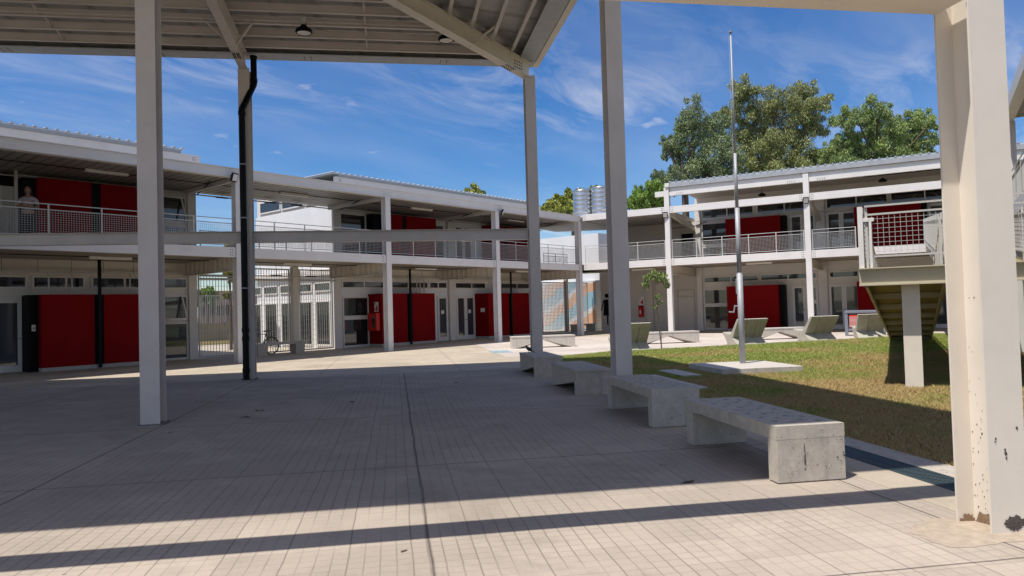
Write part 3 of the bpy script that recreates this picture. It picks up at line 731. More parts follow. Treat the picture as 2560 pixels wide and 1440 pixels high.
# cross beams
for x in LX: ribbed_beam(lb, x, 0.16, WY-0.16, 3.05, 3.515, 0)
for x in LX: MB().ibeam_v(x, 0, 0, 0, 0.1, 0.1) if False else MB().box(x-0.06, x+0.06, 0.16, WY-0.1, 6.02, 6.168).build('cross_beam', 'white_steel', lb)
# pilasters
LP = [(5.0, 5.18), (12.25, 12.55), (18.62, 18.96), (25.55, 26.0), (32.5, 33.1)]
for (a, b) in LP:
    MB().box(a, b, WY-0.14, WY-0.001, 0.0, 3.515).build('pilaster', 'white_wall', lb)
    MB().box(a, b, WY-0.14, WY-0.001, 3.80, 6.168).build('pilaster', 'white_wall', lb)
# upper band beam (cream) between slab and transoms along the wall
MB().box(-1, 12.24, WY-0.06, WY-0.002, 3.02, 3.514).build('wall_beam', 'cream_steel', lb)
MB().box(18.97, 32.49, WY-0.06, WY-0.002, 3.02, 3.514).build('wall_beam', 'cream_steel', lb)
# block bodies
MB().box(-1, 12.4, WY, 12.0, 0, 7.28).build('wall', 'white_wall', lb)
MB().box(18.78, 32.95, WY, 10.4, 0, 6.35).build('wall', 'parapet_white', lb)
MB().box(18.80, 32.94, WY+0.01, 10.3, 6.351, 7.28).build('wall', 'white_wall', lb)
# upper roof beams and metal roofs
MB().box(-1, 12.72, WY-0.16, WY-0.001, 7.28-0.02, 7.54).build('roof_fascia', 'white_steel', lb)
MB().box(18.75, 33.2, WY-0.16, WY-0.001, 7.22, 7.52).build('roof_fascia', 'white_steel', lb)
bolts([(12.45+0.08*i, WY-0.16, 7.36+0.08*j) for i in range(2) for j in range(2)]+[(18.95+0.08*i, WY-0.16, 7.34+0.08*j) for i in range(2) for j in range(2)], 0.016, 'black_paint', (0, -1, 0), lb, L=0.012)
def rib_roof(parent, x0, x1, y0, y1, z, slope=0.06):
    mb = MB(); mb.poly([(x0, y0, z), (x1, y0, z), (x1, y1, z+slope*(y1-y0)), (x0, y1, z+slope*(y1-y0)), (x0, y0, z+0.06), (x1, y0, z+0.06), (x1, y1, z+0.06+slope*(y1-y0)), (x0, y1, z+0.06+slope*(y1-y0))],
                       [(0, 3, 2, 1), (4, 5, 6, 7), (0, 1, 5, 4), (1, 2, 6, 5), (2, 3, 7, 6), (3, 0, 4, 7)])
    n = int((x1-x0)/0.31)
    for i in range(n+1):
        x = x0+(x1-x0)*i/n; e = 0.035
        a, b = Vector((x, y0-0.06, z+0.06)), Vector((x, y1, z+0.06+slope*(y1-y0)))
        mb.poly([a+Vector((-e*1.5, 0, 0)), a+Vector((e*1.5, 0, 0)), a+Vector((e*.7, 0, .04)), a+Vector((-e*.7, 0, .04)), b+Vector((-e*1.5, 0, 0)), b+Vector((e*1.5, 0, 0)), b+Vector((e*.7, 0, .04)), b+Vector((-e*.7, 0, .04))],
                [(0, 3, 2, 1), (4, 5, 6, 7), (0, 1, 5, 4), (1, 2, 6, 5), (2, 3, 7, 6), (3, 0, 4, 7)])
    return mb.build('roof', 'roof_sheet', parent)
MB().box(-1, 12.0, WY-0.20, WY+0.1, 7.545, 7.63).build('roof_trim', 'galv', lb)
rib_roof(lb, -1, 12.05, WY-0.2, 11.5, 7.635)
MB().box(18.9, 32.6, WY-0.20, WY+0.1, 7.525, 7.61).build('roof_trim', 'galv', lb)
rib_roof(lb, 18.6, 32.7, WY-0.2, 10.9, 7.615, slope=0.02)
# side wall of the middle block: lower windows seen through the gate and clerestory above
mb = MB()
sw = thing('x', None, None) if False else None
for (y0, y1) in ((WY+0.5, WY+1.9), (WY+2.3, WY+3.7), (WY+4.1, WY+5.5)):
    pass
def side_window(parent, y0, y1, z0, z1, x, name='window'):
    f = MB(); fw = 0.06
    f.box(x-0.05, x, y0, y0+fw, z0, z1).box(x-0.05, x, y1-fw, y1, z0, z1).box(x-0.05, x, y0+fw, y1-fw, z0, z0+fw).box(x-0.05, x, y0+fw, y1-fw, z1-fw, z1)
    fo = f.build(name, 'frame_alu', parent); MB().box(x-0.02, x-0.002, y0+fw, y1-fw, z0+fw, z1-fw).build('pane', 'glass_dark', fo); return fo
for k in range(5):
    y0 = WY+0.35+k*1.42
    side_window(lb, y0, y0+1.2, 2.52, 2.95, 18.78); side_window(lb, y0+0.05, y0+1.15, 0.12, 2.12, 18.78)
MB().box(18.62, 18.779, WY+0.12, 12.0, 3.25, 3.5).build('side_ledge', 'white_wall', lb)
for k in range(3): side_window(lb, WY+0.35+k*1.95, WY+2.2+k*1.95, 6.50, 7.08, 18.80)
# --- ground floor joinery block A (x<12.4)
def red_box(parent, x0, x1, gap, yf, z1=2.37, z0=0.12, side=True, plinth=True):
    """protruding red volume with a black joint strip"""
    a, b = gap
    r = MB(); r.box(x0, a, yf, WY-0.001, z0, z1).box(b, x1, yf, WY-0.001, z0, z1)
    o = r.build('red_wall', 'red_paint', parent)
    MB().box(a+0.001, b-0.001, yf+0.05, WY-0.001, z0, z1-0.001).build('black_strip', 'black_paint', parent)
    if plinth:
        MB().box(x0, x1, yf+0.002, WY-0.001, 0.0, z0-0.001).build('plinth', 'plinth_tile', parent)
        g = MB()
        k = int((x1-x0)/0.14)
        for i in range(1, k): g.box(x0+i*0.14-0.004, x0+i*0.14+0.004, yf-0.001, yf+0.003, 0.0, z0-0.002)
        g.build('plinth_joints', 'concrete', parent)
    return o
YF = 2.95
red_box(lb, 7.31, 10.95, (8.79, 9.07), YF)
MB().box(7.05, 7.305, YF+0.3, WY-0.002, 0.0, 2.37).build('dark_panel', 'black_paint', lb)
window(lb, 5.0, 7.2, 2.58, 3.0, WY, mull=(6.2,))
for (a, b) in ((7.32, 8.84), (9.02, 10.72)): window(lb, a, b, 2.58, 3.0, WY, mull=((a+b)/2+0.2,))
window(lb, 11.35, 12.24, 2.58, 3.0, WY)
window(lb, 11.35, 12.24, 1.46, 2.36, WY, m='glass_clear'); window(lb, 11.35, 12.24, 0.04, 1.38, WY, m='glass_clear')
MB().box(10.96, 11.34, WY-0.03, WY-0.001, 0.0, 3.0).build('panel', 'white_wall', lb)
# tilted open sash
mb = MB(); mb.bar((12.02, WY-0.42, 1.50), (12.02, WY-0.06, 2.32), 0.05, 0.05); mb.bar((11.37, WY-0.42, 1.50), (12.04, WY-0.42, 1.50), 0.05)
mb.build('open_sash', 'frame_alu', lb)
door_glass(lb, 6.15, 7.04, WY, 2.25, m='glass_clear')
door_glass(lb, 5.2, 6.1, WY, 2.25)
# --- upper floor block A
def up_red(x0, x1, gap):
    a, b = gap
    MB().box(x0, a, YF+0.15, WY-0.002, 3.80, 6.0).box(b, x1, YF+0.15, WY-0.002, 3.80, 6.0).build('red_wall', 'red_paint', lb)
    MB().box(a+0.001, b-0.001, YF+0.2, WY-0.002, 3.80, 6.0).build('black_strip', 'black_paint', lb)
up_red(7.3, 10.95, (8.79, 9.07))
MB().box(6.95, 7.295, YF+0.4, WY-0.002, 3.80, 6.0).build('dark_panel', 'black_paint', lb)
MB().box(6.72, 6.80, YF+0.3, YF+0.38, 3.80, 6.16).build('post', 'wire', lb)
window(lb, 11.2, 12.24, 5.0, 5.95, WY, m='glass_dark'); window(lb, 11.2, 12.24, 3.9, 4.9, WY)
mb = MB(); mb.bar((12.05, WY-0.42, 5.05), (12.05, WY-0.06, 5.9), 0.05, 0.05); mb.build('open_sash', 'frame_alu', lb)
window(lb, 5.4, 6.55, 5.05, 5.75, WY, mull=(5.8, 6.2)); door_glass(lb, 5.2, 6.5, WY, 4.95, z0=3.82)
MB().box(5.0, 6.94, WY-0.025, WY-0.001, 5.76, 6.16).build('dark_panel', 'black_paint', lb)
# --- block B ground floor
window(lb, 19.08, 20.5, 1.36, 2.26, WY); window(lb, 19.08, 20.5, 0.05, 1.30, WY)
for (a, b) in ((19.06, 21.5), (21.6, 24.2), (24.25, 25.5)): window(lb, a, b, 2.62, 2.98, WY, mull=((a+b)/2,))
window(lb, 26.05, 28.4, 2.62, 2.98, WY, mull=(27.3,)); window(lb, 29.6, 32.4, 2.62, 2.98, WY, mull=(31.0,))
MB().box(28.6, 29.5, WY-0.04, WY-0.001, 2.40, 3.2).build('brick_vent', 'block_wall', lb)
B3 = 20.45
red_box(lb, B3+0.05, 23.75, (22.0, 22.32), YF)
door_glass(lb, 24.8, 25.5, WY, 2.25, papers=((25.15, 1.45),))
door_glass(lb, 26.12, 27.48, WY, 2.25, leaves=2, papers=((27.1, 1.45),))
red_box(lb, 27.55, 31.05, (29.2, 29.48), YF)
window(lb, 32.1, 32.48, 0.1, 2.3, WY)
# --- block B upper floor
window(lb, 19.02, 20.45, 4.85, 5.98, WY); window(lb, 19.02, 20.45, 3.86, 4.80, WY)
up_red(21.1, 24.1, (21.95, 22.2))
MB().box(20.5, 21.095, YF+0.5, WY-0.002, 3.80, 6.0).build('dark_panel', 'black_paint', lb)
door_glass(lb, 24.5, 25.4, WY, 5.9, z0=3.82); door_glass(lb, 26.1, 27.4, WY, 5.9, leaves=2, z0=3.82)
up_red(28.2, 31.6, (29.1, 29.4))
# slim conduits along walls and soffits
cdm = MB()
for (z_, y_) in ((6.02, WY-0.35), (3.08, WY-0.3)):
    cdm.box(-1, 33, y_-0.03, y_+0.03, z_, z_+0.04)
cdm.build('cable_tray', 'wire', lb)
mb = MB()
for x in np.arange(5.5, 33, 0.95): mb.box(x, x+0.008, WY-0.305, WY-0.297, 3.12, 3.52)
mb.build('tray_hangers', 'black_paint', lb)
# railings
for (a, b) in ((-0.8, 5.0), (5.3, 11.98), (12.26, 18.28), (18.56, 24.8), (25.1, 31.48)):
    rail_panel(lb, a, b, 0.0, 3.80)
rail_panel(lb, 12.6, 18.6, WY-0.25, 3.80)
rail_panel(lb, 33.2, 35.6, WY-0.25, 3.80, post=1.0)
# black downpipes on facade
for (x, z1) in ((8.93, 3.5), (22.16, 3.5), (29.34, 3.5)):
    mb = MB(); mb.tube((x, YF-0.06, 0.02), (x, YF-0.06, z1), 0.055, n=10).build('downpipe', 'black_pipe', lb)
# tube stubs above red boxes
for x in (7.6, 8.25, 22.9, 23.1, 23.35, 10.0): MB().tube((x, YF+0.3, 2.37), (x, YF+0.3, 3.05), 0.025, n=6).build('conduit_stub', 'wire', lb)
for (yy, zz) in ((1.7, 6.14), (1.9, 3.49)):
    MB().tube((-1, yy, zz), (31.5, yy, zz), 0.014, n=6).build('ceiling_conduit', 'black_paint', lb)
mb = MB()
for x in LX: mb.bar((x-0.3, 1.2, 6.12), (x+0.3, 3.4, 6.02), 0.03)
mb.build('ceiling_conduit', 'black_paint', lb)
for (x_, z_) in ((13.4, 6.0), (14.4, 6.0), (15.4, 6.0), (16.6, 6.0), (13.9, 3.1), (15.6, 3.1), (17.2, 3.1)):
    MB().box(x_-0.22, x_+0.22, WY-0.55, WY-0.40, z_-0.01, z_+0.03).tube((x_, WY-0.47, z_+0.03), (x_, WY-0.47, z_+0.15 if z_ > 5 else 3.52), 0.008, n=5).build('tray_bracket', 'black_paint', lb)
# strip lights (fittings are things of their own)
sl0 = thing('strip_light', 'white strip light under the left block walkway roof, leftmost', 'light fitting', (8.75, 23.9, 6.13), 0, 'white strip lights under the walkways')
MB().box(-0.62, 0.62, -0.07, 0.07, -0.06, 0.03).build('diffuser', 'lamp_white', sl0, bevel=0.01)
MB().box(-0.62, 0.62, -0.02, 0.02, 0.03, 0.05).build('bracket', 'wire', sl0)
def put_strip(p, rz, lab):
    c = copy_tree(sl0); c.location = p; c.rotation_euler = (0, 0, rz); c['label'] = lab
put_strip((15.4, 23.95, 6.13), 0, 'white strip light under the left block roof above the open passage')
put_strip((21.85, 23.85, 6.13), 0, 'white strip light under the left block roof above the upper red wall')
put_strip((28.6, 24.0, 6.13), 0, 'white strip light under the left block roof behind the canopy corner column')
put_strip((8.9, 24.1, 3.48), 0, 'white strip light under the balcony beside the leftmost black downpipe')
put_strip((15.6, 24.15, 3.48), 0, 'white strip light under the balcony in front of the grille gates')
put_strip((22.35, 24.2, 3.48), 0, 'white strip light under the balcony above the red hose cabinet wall')
put_strip((29.1, 24.0, 3.48), 0, 'white strip light under the balcony just left of the canopy corner column')
put_strip(tuple(rf(2.6, 2.2, 3.48)), RBA, 'white strip light under the right block balcony above the sapling')
put_strip(tuple(rf(8.7, 2.2, 3.48)), RBA, 'white strip light under the right block balcony behind the flagpole')

# ------------------------------------------------------------------ gate bay and background beyond it
gy = LBY+WY-0.05
def grille(name, x0, x1, z0, z1, loc, rotz, label, gap=0.11, rails=(), group=None):
    t_ = thing(name, label, 'gate', loc, rotz, group)
    f = MB(); f.box(x0, x0+0.05, -0.025, 0.025, z0, z1).box(x1-0.05, x1, -0.025, 0.025, z0, z1).box(x0+0.05, x1-0.05, -0.025, 0.025, z1-0.05, z1).box(x0+0.05, x1-0.05, -0.025, 0.025, z0, z0+0.05)
    f.build('frame', 'wire', t_)
    b = MB(); k = int((x1-x0)/gap)
    for i in range(1, k): x = x0+(x1-x0)*i/k; b.box(x-0.008, x+0.008, -0.010, 0.010, z0+0.05, z1-0.05)
    b.build('bars', 'wire', t_)
    h = MB(); k = int((z1-z0)/0.2)
    for i in range(1, k): z = z0+(z1-z0)*i/k; h.box(x0+0.05, x1-0.05, 0.0115, 0.0165, z-0.004, z+0.004)
    h.build('cross_wires', 'wire', t_)
    return t_
G0 = 'steel grille gates closing the open passage'
g_ = grille('grille_gate', 12.62, 14.55, 0.04, 3.1, (0, gy, 0), 0, 'grey bar grille gate at the left of the passage, lawn and trees beyond it', group=G0)
g_ = grille('grille_gate', 14.62, 16.45, 0.04, 3.42, (0, gy, 0), 0, 'tall grey bar grille gate behind the bicycle and wall bench', group=G0)
g_ = grille('grille_gate', 16.9, 18.55, 0.04, 3.42, (0, gy, 0), 0, 'grey bar grille gate between the passage post and the left block wall', group=G0)
ps = thing('passage_post', 'round edged grey steel post standing between the two right grille gates', 'post', (16.62, gy-0.1, 0), 0)
MB().box(-0.14, 0.14, -0.12, 0.12, 0, 3.5).build('shaft', 'cream_steel', ps, bevel=0.02)
MB().box(-0.19, 0.19, -0.16, 0.16, 3.12, 3.2).build('collar', 'cream_steel', ps)
tr = MB().box(12.6, 18.7, LBY+WY-0.14, LBY+WY-0.09, 2.92, 3.0).build('gate_rail', 'wire'); tag(tr, 'long horizontal steel tube crossing above the grille gates', 'rail')
# far wall, fence and yard behind
bw = thing('boundary_wall', 'low stained beige wall with white bar fence beyond the passage gates', 'wall', (6, 44, 0), 0)
mat('beige_wall', (0.42, 0.36, 0.26), 0.9, noise=0.2, nscale=1, bump=0.1, stain=0.3, stain_scale=1.0, stain_col=(0.25, 0.2, 0.14))
MB().box(0, 34, 0, 0.2, 0, 1.15).build('base_wall', 'beige_wall', bw)
mb = MB()
for i in range(280): mb.box(i*0.12, i*0.12+0.03, 0.08, 0.11, 1.15, 2.9)
mb.box(0, 34, 0.07, 0.12, 2.85, 2.91)
mb.build('bars', 'wire', bw)
yl = ngon('yard_lawn', [(6, 38), (40, 38), (40, 43.9), (6, 43.9)], 0.02, 'lawn')
hs_ = thing('far_house', 'dark brown roofed low house far beyond the boundary fence', 'house', (32.0, 60, 0), 0)
mat('brown_wall', (0.10, 0.06, 0.05), 0.9, noise=0.2)
MB().box(0, 12, 0, 6, 0, 2.5).build('wall', 'brown_wall', hs_)
MB().prism([(-0.5, 2.501), (6.5, 2.501), (3, 3.9)], -0.4, 12.4).build('roof', 'brown_wall', hs_)
MB().box(2, 3.4, -0.05, 0, 1.0, 2.1).build('window', 'glass_dark', hs_)

# corner passage: mural wall, white core
mu = MB().box(38.4, 38.7, 25.9, 33.0, 0, 3.15); 
mu = mu.build('mural_wall', 'mural_wall'); tag(mu, 'sunlit block wall painted with orange and blue diagonal stripes behind the corner passage', 'wall')
uw = thing('stair_core', 'bright white upper wall standing behind the corner of the two balconies', 'building', (0, 0, 0), 0)
MB().box(38.72, 44, 25.6, 34, 3.2, 6.25).build('upper_wall', 'parapet_white', uw)
MB().box(38.71, 44, 25.95, 34, 0, 3.19).build('base_wall', 'block_wall', uw)
G1 = 'steel grille gates of the corner passage'
g_ = grille('grille_gate', 0, 2.3, 0.04, 3.05, (32.0+1.2, gy, 0), 0, 'fine bar grille in the corner passage left of the dark pillar', 0.13, group=G1)
g_ = grille('grille_gate', 0, 2.2, 0.04, 3.05, (35.75, gy, 0), 0, 'fine bar grille in the corner passage in front of the mural', 0.13, group=G1)
pl = thing('corner_pillar', 'slim grey steel pillar between the corner passage grilles', 'post', (35.6, gy-0.05, 0), 0)
MB().ibeam_v(0, 0, 0, 3.5, 0.2, 0.2).build('shaft', 'cream_steel', pl)
MB().box(-0.15, 0.15, -0.15, 0.15, 0, 0.015).build('base_plate', 'cream_steel', pl)

# ------------------------------------------------------------------ right building
RW = 4.9
rb = thing('right_building', 'two storey white school block facing the lawn with sunlit beams and raised metal roof', 'building', tuple(RB0), RBA)
RC = [4.75, 11.3, 17.85, 24.4]
for s_ in RC: hcol(rb, s_, 0, 0, 7.42)
sg = list(zip([0]+RC, RC))
for i, (a, b) in enumerate(sg):
    MB().box(a+0.13, b-0.13, -0.10, 0.10, 3.47, 3.82).build('balcony_beam', 'white_steel', rb)
    MB().box(a+0.13, b-0.13, -0.10, 0.10, 6.12, 6.45).build('roof_beam', 'white_steel', rb)
    for z0, z1 in ((3.47, 3.82), (6.12, 6.45)):
        beam_bolts(rb, b-0.16, -0.10, z0, z1, -1); beam_bolts(rb, a+0.16, -0.10, z0, z1, 1)
    if i > 0:
        mb = MB(); mb.box(a+0.13, b-0.13, -0.09, 0.09, 6.99, 7.19).box(a+0.13, b-0.13, -0.05, 0.09, 7.19, 7.38)
        mb.build('top_beam', 'white_steel', rb)
        pts = [(b-0.5-0.1*i_, -0.09, 7.03+0.06*j_) for i_ in range(4) for j_ in range(2)]+[(a+0.5+0.1*i_, -0.09, 7.03+0.06*j_) for i_ in range(4) for j_ in range(2)]
        bolts(pts, 0.012, 'black_paint', (0, -1, 0), rb, L=0.012)
MB().box(4.15, 4.62, -0.09, 0.09, 6.99, 7.25).build('beam_end', 'white_steel', rb)
MB().box(4.70, 4.92, -0.2, 0.2, 7.43, 7.62).build('roof_cap', 'white_steel', rb)
mb = MB(); mb.box(4.93, 30, -0.16, -0.02, 7.40, 7.60); mb.build('roof_gutter', 'galv', rb)
rib_roof(rb, 4.95, 30, -0.1, 12, 7.61, slope=0.02)
MB().box(4.95, 30, 0.10, 12, 7.44, 7.58).build('high_ceiling', 'grey_wall', rb)
# decks
MB().box(0.14, 30, 0.135, RW, 3.52, 3.80).build('balcony_slab', 'soffit_balcony', rb)
MB().poly([(0.0, 0.14, 3.52), (-3.6, 1.6, 3.52), (-3.6, RW-0.6, 3.52), (0.13, RW, 3.52), (0.0, 0.14, 3.79), (-3.6, 1.6, 3.79), (-3.6, RW-0.6, 3.79), (0.13, RW, 3.79)],
          [(0, 1, 2, 3), (7, 6, 5, 4), (0, 4, 5, 1), (1, 5, 6, 2), (2, 6, 7, 3), (3, 7, 4, 0)]).build('corner_slab', 'soffit_balcony', rb)
MB().poly([(0.0, 0.14, 6.16), (-3.6, 1.0, 6.16), (-3.6, RW-0.6, 6.16), (0.13, RW+1, 6.16), (0.0, 0.14, 6.37), (-3.6, 1.0, 6.37), (-3.6, RW-0.6, 6.37), (0.13, RW+1, 6.37)],
          [(0, 1, 2, 3), (7, 6, 5, 4), (0, 4, 5, 1), (1, 5, 6, 2), (2, 6, 7, 3), (3, 7, 4, 0)]).build('corner_roof', 'soffit_roof', rb)
MB().box(0.14, 4.62, 0.135, RW+4, 6.16, 6.38).build('walkway_roof', 'soffit_roof', rb)
# sloping ceiling beams under high roof
for s_ in (4.75, 11.3, 17.85):
    MB().bar((s_, 0.15, 6.25), (s_, RW-0.1, 5.75), 0.16, 0.3).build('sloping_beam', 'cream_steel', rb)
    ribbed_beam(rb, s_, 0.16, RW-0.16, 3.05, 3.515, 0)
for s_ in (6.5, 9.2, 13.0, 15.6):
    mb = MB(); mb.bar((s_, 0.1, 7.02), (s_+0.6, 2.2, 7.42), 0.08).bar((s_+1.2, 0.1, 7.02), (s_+0.6, 2.2, 7.42), 0.08); mb.build('roof_brace', 'cream_steel', rb)
# wall
MB().box(-1.0, 4.85, RW, RW+7, 0, 3.515).build('wall', 'grey_wall', rb)
MB().box(0.6, 4.85, RW, RW+7, 3.80, 6.155).build('wall', 'grey_wall', rb)
MB().box(4.851, 30, RW, RW+7, 0, 7.43).build('wall', 'white_wall', rb)
MB().box(1.9, 2.3, RW-0.2, RW-0.001, 0, 3.515).build('pilaster', 'grey_wall', rb)
for (a, b) in ((4.86, 5.15), (11.15, 11.58), (17.7, 18.1)):
    MB().box(a, b, RW-0.16, RW-0.001, 0, 3.514).build('pilaster', 'white_wall', rb)
    MB().box(a, b, RW-0.16, RW-0.001, 3.81, 6.9).build('pilaster', 'white_wall', rb)
# ground floor openings
for (a, b) in ((5.22, 8.2), (8.26, 11.1), (11.66, 14.4), (14.5, 17.6)): window(rb, a, b, 2.64, 3.0, RW, mull=((a+b)/2,))
window(rb, 5.2, 6.62, 1.45, 2.30, RW); window(rb, 5.2, 6.62, 0.08, 1.38, RW)
def red_rb(x0, x1, yf, z0, z1, strip=None):
    MB().box(x0, x1, yf, RW-0.002, z0, z1).build('red_wall', 'red_paint', rb)
    if strip: MB().box(x1+0.001, x1+strip, yf+0.35, RW-0.002, z0, z1).build('black_strip', 'black_paint', rb)
red_rb(6.66, 9.30, RW-0.95, 0.12, 2.4, 0.28)
MB().box(6.66, 9.30, RW-0.945, RW-0.002, 0, 0.119).build('plinth', 'plinth_tile', rb)
door_glass(rb, 9.86, 11.12, RW, 2.3, leaves=2, papers=((10.95, 1.45),))
door_glass(rb, 11.64, 13.05, RW, 2.3, leaves=2)
red_rb(13.0, 15.9, RW-0.95, 0.12, 2.4, 0.28)
door_glass(rb, 16.2, 17.6, RW, 2.3, leaves=2)
# plain service doors on the grey wall
for (a, b, z0, z1, zt) in ((3.74, 4.64, 0.03, 1.92, 2.33), (4.02, 4.80, 3.82, 5.6, 5.9)):
    d_ = MB().box(a, b, RW-0.035, RW-0.001, z0, z1); d_ = d_.build('service_door', 'grey_wall', rb)
    f = MB(); f.box(a-0.03, a, RW-0.05, RW-0.001, z0, zt).box(b, b+0.03, RW-0.05, RW-0.001, z0, zt).box(a, b, RW-0.05, RW-0.001, z1, z1+0.03).box(a, b, RW-0.05, RW-0.001, zt-0.03, zt)
    f.build('door_frame', 'concrete', d_)
    MB().box(b-0.14, b-0.05, RW-0.09, RW-0.04, z0+0.98, z0+1.01).build('handle', 'galv', d_)
MB().box(4.05, 4.72, RW-0.06, RW-0.036, 3.83, 5.5).build('dark_opening', 'black_paint', rb)
# restroom opening with pictogram
MB().box(-0.50, -0.15, RW-0.02, RW-0.001, 0.06, 2.42).build('dark_opening', 'black_paint', rb)
pic = MB(); yy0, yy1 = RW-0.012, RW-0.002
pic.tube((-0.62, yy1, 2.14), (-0.62, yy0, 2.14), 0.13, n=16)
pic.poly([(-0.78, yy0, 1.92), (-0.52, yy0, 1.92), (-0.52, yy0, 0.95), (-0.86, yy0, 0.95), (-0.78, yy1, 1.92), (-0.52, yy1, 1.92), (-0.52, yy1, 0.95), (-0.86, yy1, 0.95)], [(0, 3, 2, 1), (4, 5, 6, 7), (0, 1, 5, 4), (2, 3, 7, 6), (3, 0, 4, 7), (1, 2, 6, 5)])
pic.bar((-0.80, yy0, 1.88), (-0.98, yy0, 1.25), 0.008, 0.07).box(-0.64, -0.55, yy0, yy1, 0.4, 0.949)
pic.build('woman_pictogram', 'black_paint', rb)
# upper floor openings
for (a, b) in ((5.2, 8.05), (8.2, 11.05), (11.65, 14.5), (14.6, 17.6)): window(rb, a, b, 6.22, 6.80, RW, mull=((a+b)/2,))
window(rb, 5.2, 6.7, 4.75, 6.0, RW); window(rb, 5.2, 6.7, 3.86, 4.68, RW)
red_rb(6.72, 9.5, RW-0.95, 3.81, 6.02, 0.25)
door_glass(rb, 9.86, 11.12, RW, 6.05, leaves=2, z0=3.83); door_glass(rb, 11.64, 13.05, RW, 6.05, leaves=2, z0=3.83)
red_rb(13.0, 15.9, RW-0.95, 3.81, 6.1, 0.25)
door_glass(rb, 16.2, 17.6, RW, 6.05, leaves=2, z0=3.83)
MB().box(4.9, 30, RW-0.3, RW-0.24, 6.08, 6.13).build('cable_tray', 'wire', rb)
mb = MB(); mb.bar((5.6, RW-0.4, 6.05), (4.9, RW-0.4, 5.85), 0.12, 0.02).bar((4.9, RW-0.4, 5.85), (3.6, RW-0.6, 5.8), 0.12, 0.02); mb.build('cable_ladder', 'black_paint', rb)
for (a, b) in ((0.16, 4.60), (4.90, 11.15), (11.45, 13.3)): rail_panel(rb, a, b, 0.0, 3.82)
# roof lamps below high roof
mb = MB(); mb.tube((9.0, 2.0, 7.0), (9.0, 2.0, 7.4), 0.01, n=6); mb.lathe((9.0, 2.0, 6.85), [(0.0, 0.15), (0.08, 0.12), (0.19, 0.03), (0.17, -0.02), (0, -0.02)], 14)
mb.build('ceiling_lamp', 'black_paint', rb)
mb = MB(); mb.tube((14.4, 1.2, 7.0), (14.4, 1.2, 7.4), 0.01, n=6); mb.lathe((14.4, 1.2, 6.85), [(0.0, 0.15), (0.08, 0.12), (0.19, 0.03), (0.17, -0.02), (0, -0.02)], 14)
mb.box(13.6, 17, 1.0, 1.15, 7.1, 7.2); mb.build('ceiling_lamp', 'black_paint', rb)
# ------------------------------------------------------------------ tanks on the corner roof
pt = MB().box(-2.6, 3.6, 1.9, 4.6, 6.39, 6.66); pt = pt.build('tank_plinth', 'white_wall', loc=tuple(RB0), rotz=RBA); tag(pt, 'long white concrete plinth carrying the two steel water tanks', 'plinth')
tk = thing('water_tank', 'ribbed stainless steel water tank on the corner roof, left of the pair', 'water tank', tuple(rf(-1.17, 3.0, 6.66)), RBA, 'stainless water tanks on the roof')
prof = [(0, 0.02), (0.50, 0.02), (0.56, 0.0)]
for i in range(6):
    z0 = 0.04+i*0.25; prof += [(0.575, z0+0.0), (0.575, z0+0.05), (0.555, z0+0.08), (0.565, z0+0.15), (0.555, z0+0.22)]
prof += [(0.575, 1.54), (0.575, 1.60), (0.53, 1.62)]
MB().lathe((0, 0, 0), prof, 36).build('shell', 'tank_steel', tk, smooth=True)
MB().lathe((0, 0, 1.605), [(0.57, 0.0), (0.5, 0.04), (0.2, 0.09), (0.2, 0.12), (0.0, 0.12)], 36).build('lid', 'tank_steel', tk)
t2 = copy_tree(tk); t2.location = rf(-0.02, 3.0, 6.72); t2['label'] = 'ribbed stainless steel water tank on the corner roof, right of the pair'

# ------------------------------------------------------------------ floodlights
fl = thing('floodlight', 'square black floodlight on the left block beam behind the black canopy downpipe', 'floodlight', (11.93, LBY-0.2, 6.12), 0, 'square black floodlights on the walkway beams')
MB().box(-0.13, 0.13, -0.045, 0.03, -0.17, 0.12).build('housing', 'black_paint', fl, bevel=0.012)
MB().box(-0.10, 0.10, -0.052, -0.046, -0.135, 0.085).build('lens', 'frame_alu', fl)
MB().box(-0.14, 0.14, 0.02, 0.04, -0.02, 0.02).box(-0.02, 0.02, 0.03, 0.15, -0.02, 0.02).build('bracket', 'black_paint', fl)
for ch_ in fl.children: ch_.rotation_euler = (R(20), 0, R(20))
for (p, rz, lab) in (((25.22, LBY-0.22, 6.08), 0.25, 'square black floodlight on the left block beam over the red cabinet wall corner'),
                     (tuple(rf(4.68, -0.22, 6.05)), RBA, 'square black floodlight on the first tall right block column'),
                     (tuple(rf(11.28, -0.22, 6.14)), RBA, 'square black floodlight on the right block column right of the flagpole')):
    c = copy_tree(fl); c.location = p; c.rotation_euler = (0, 0, rz); c['label'] = lab

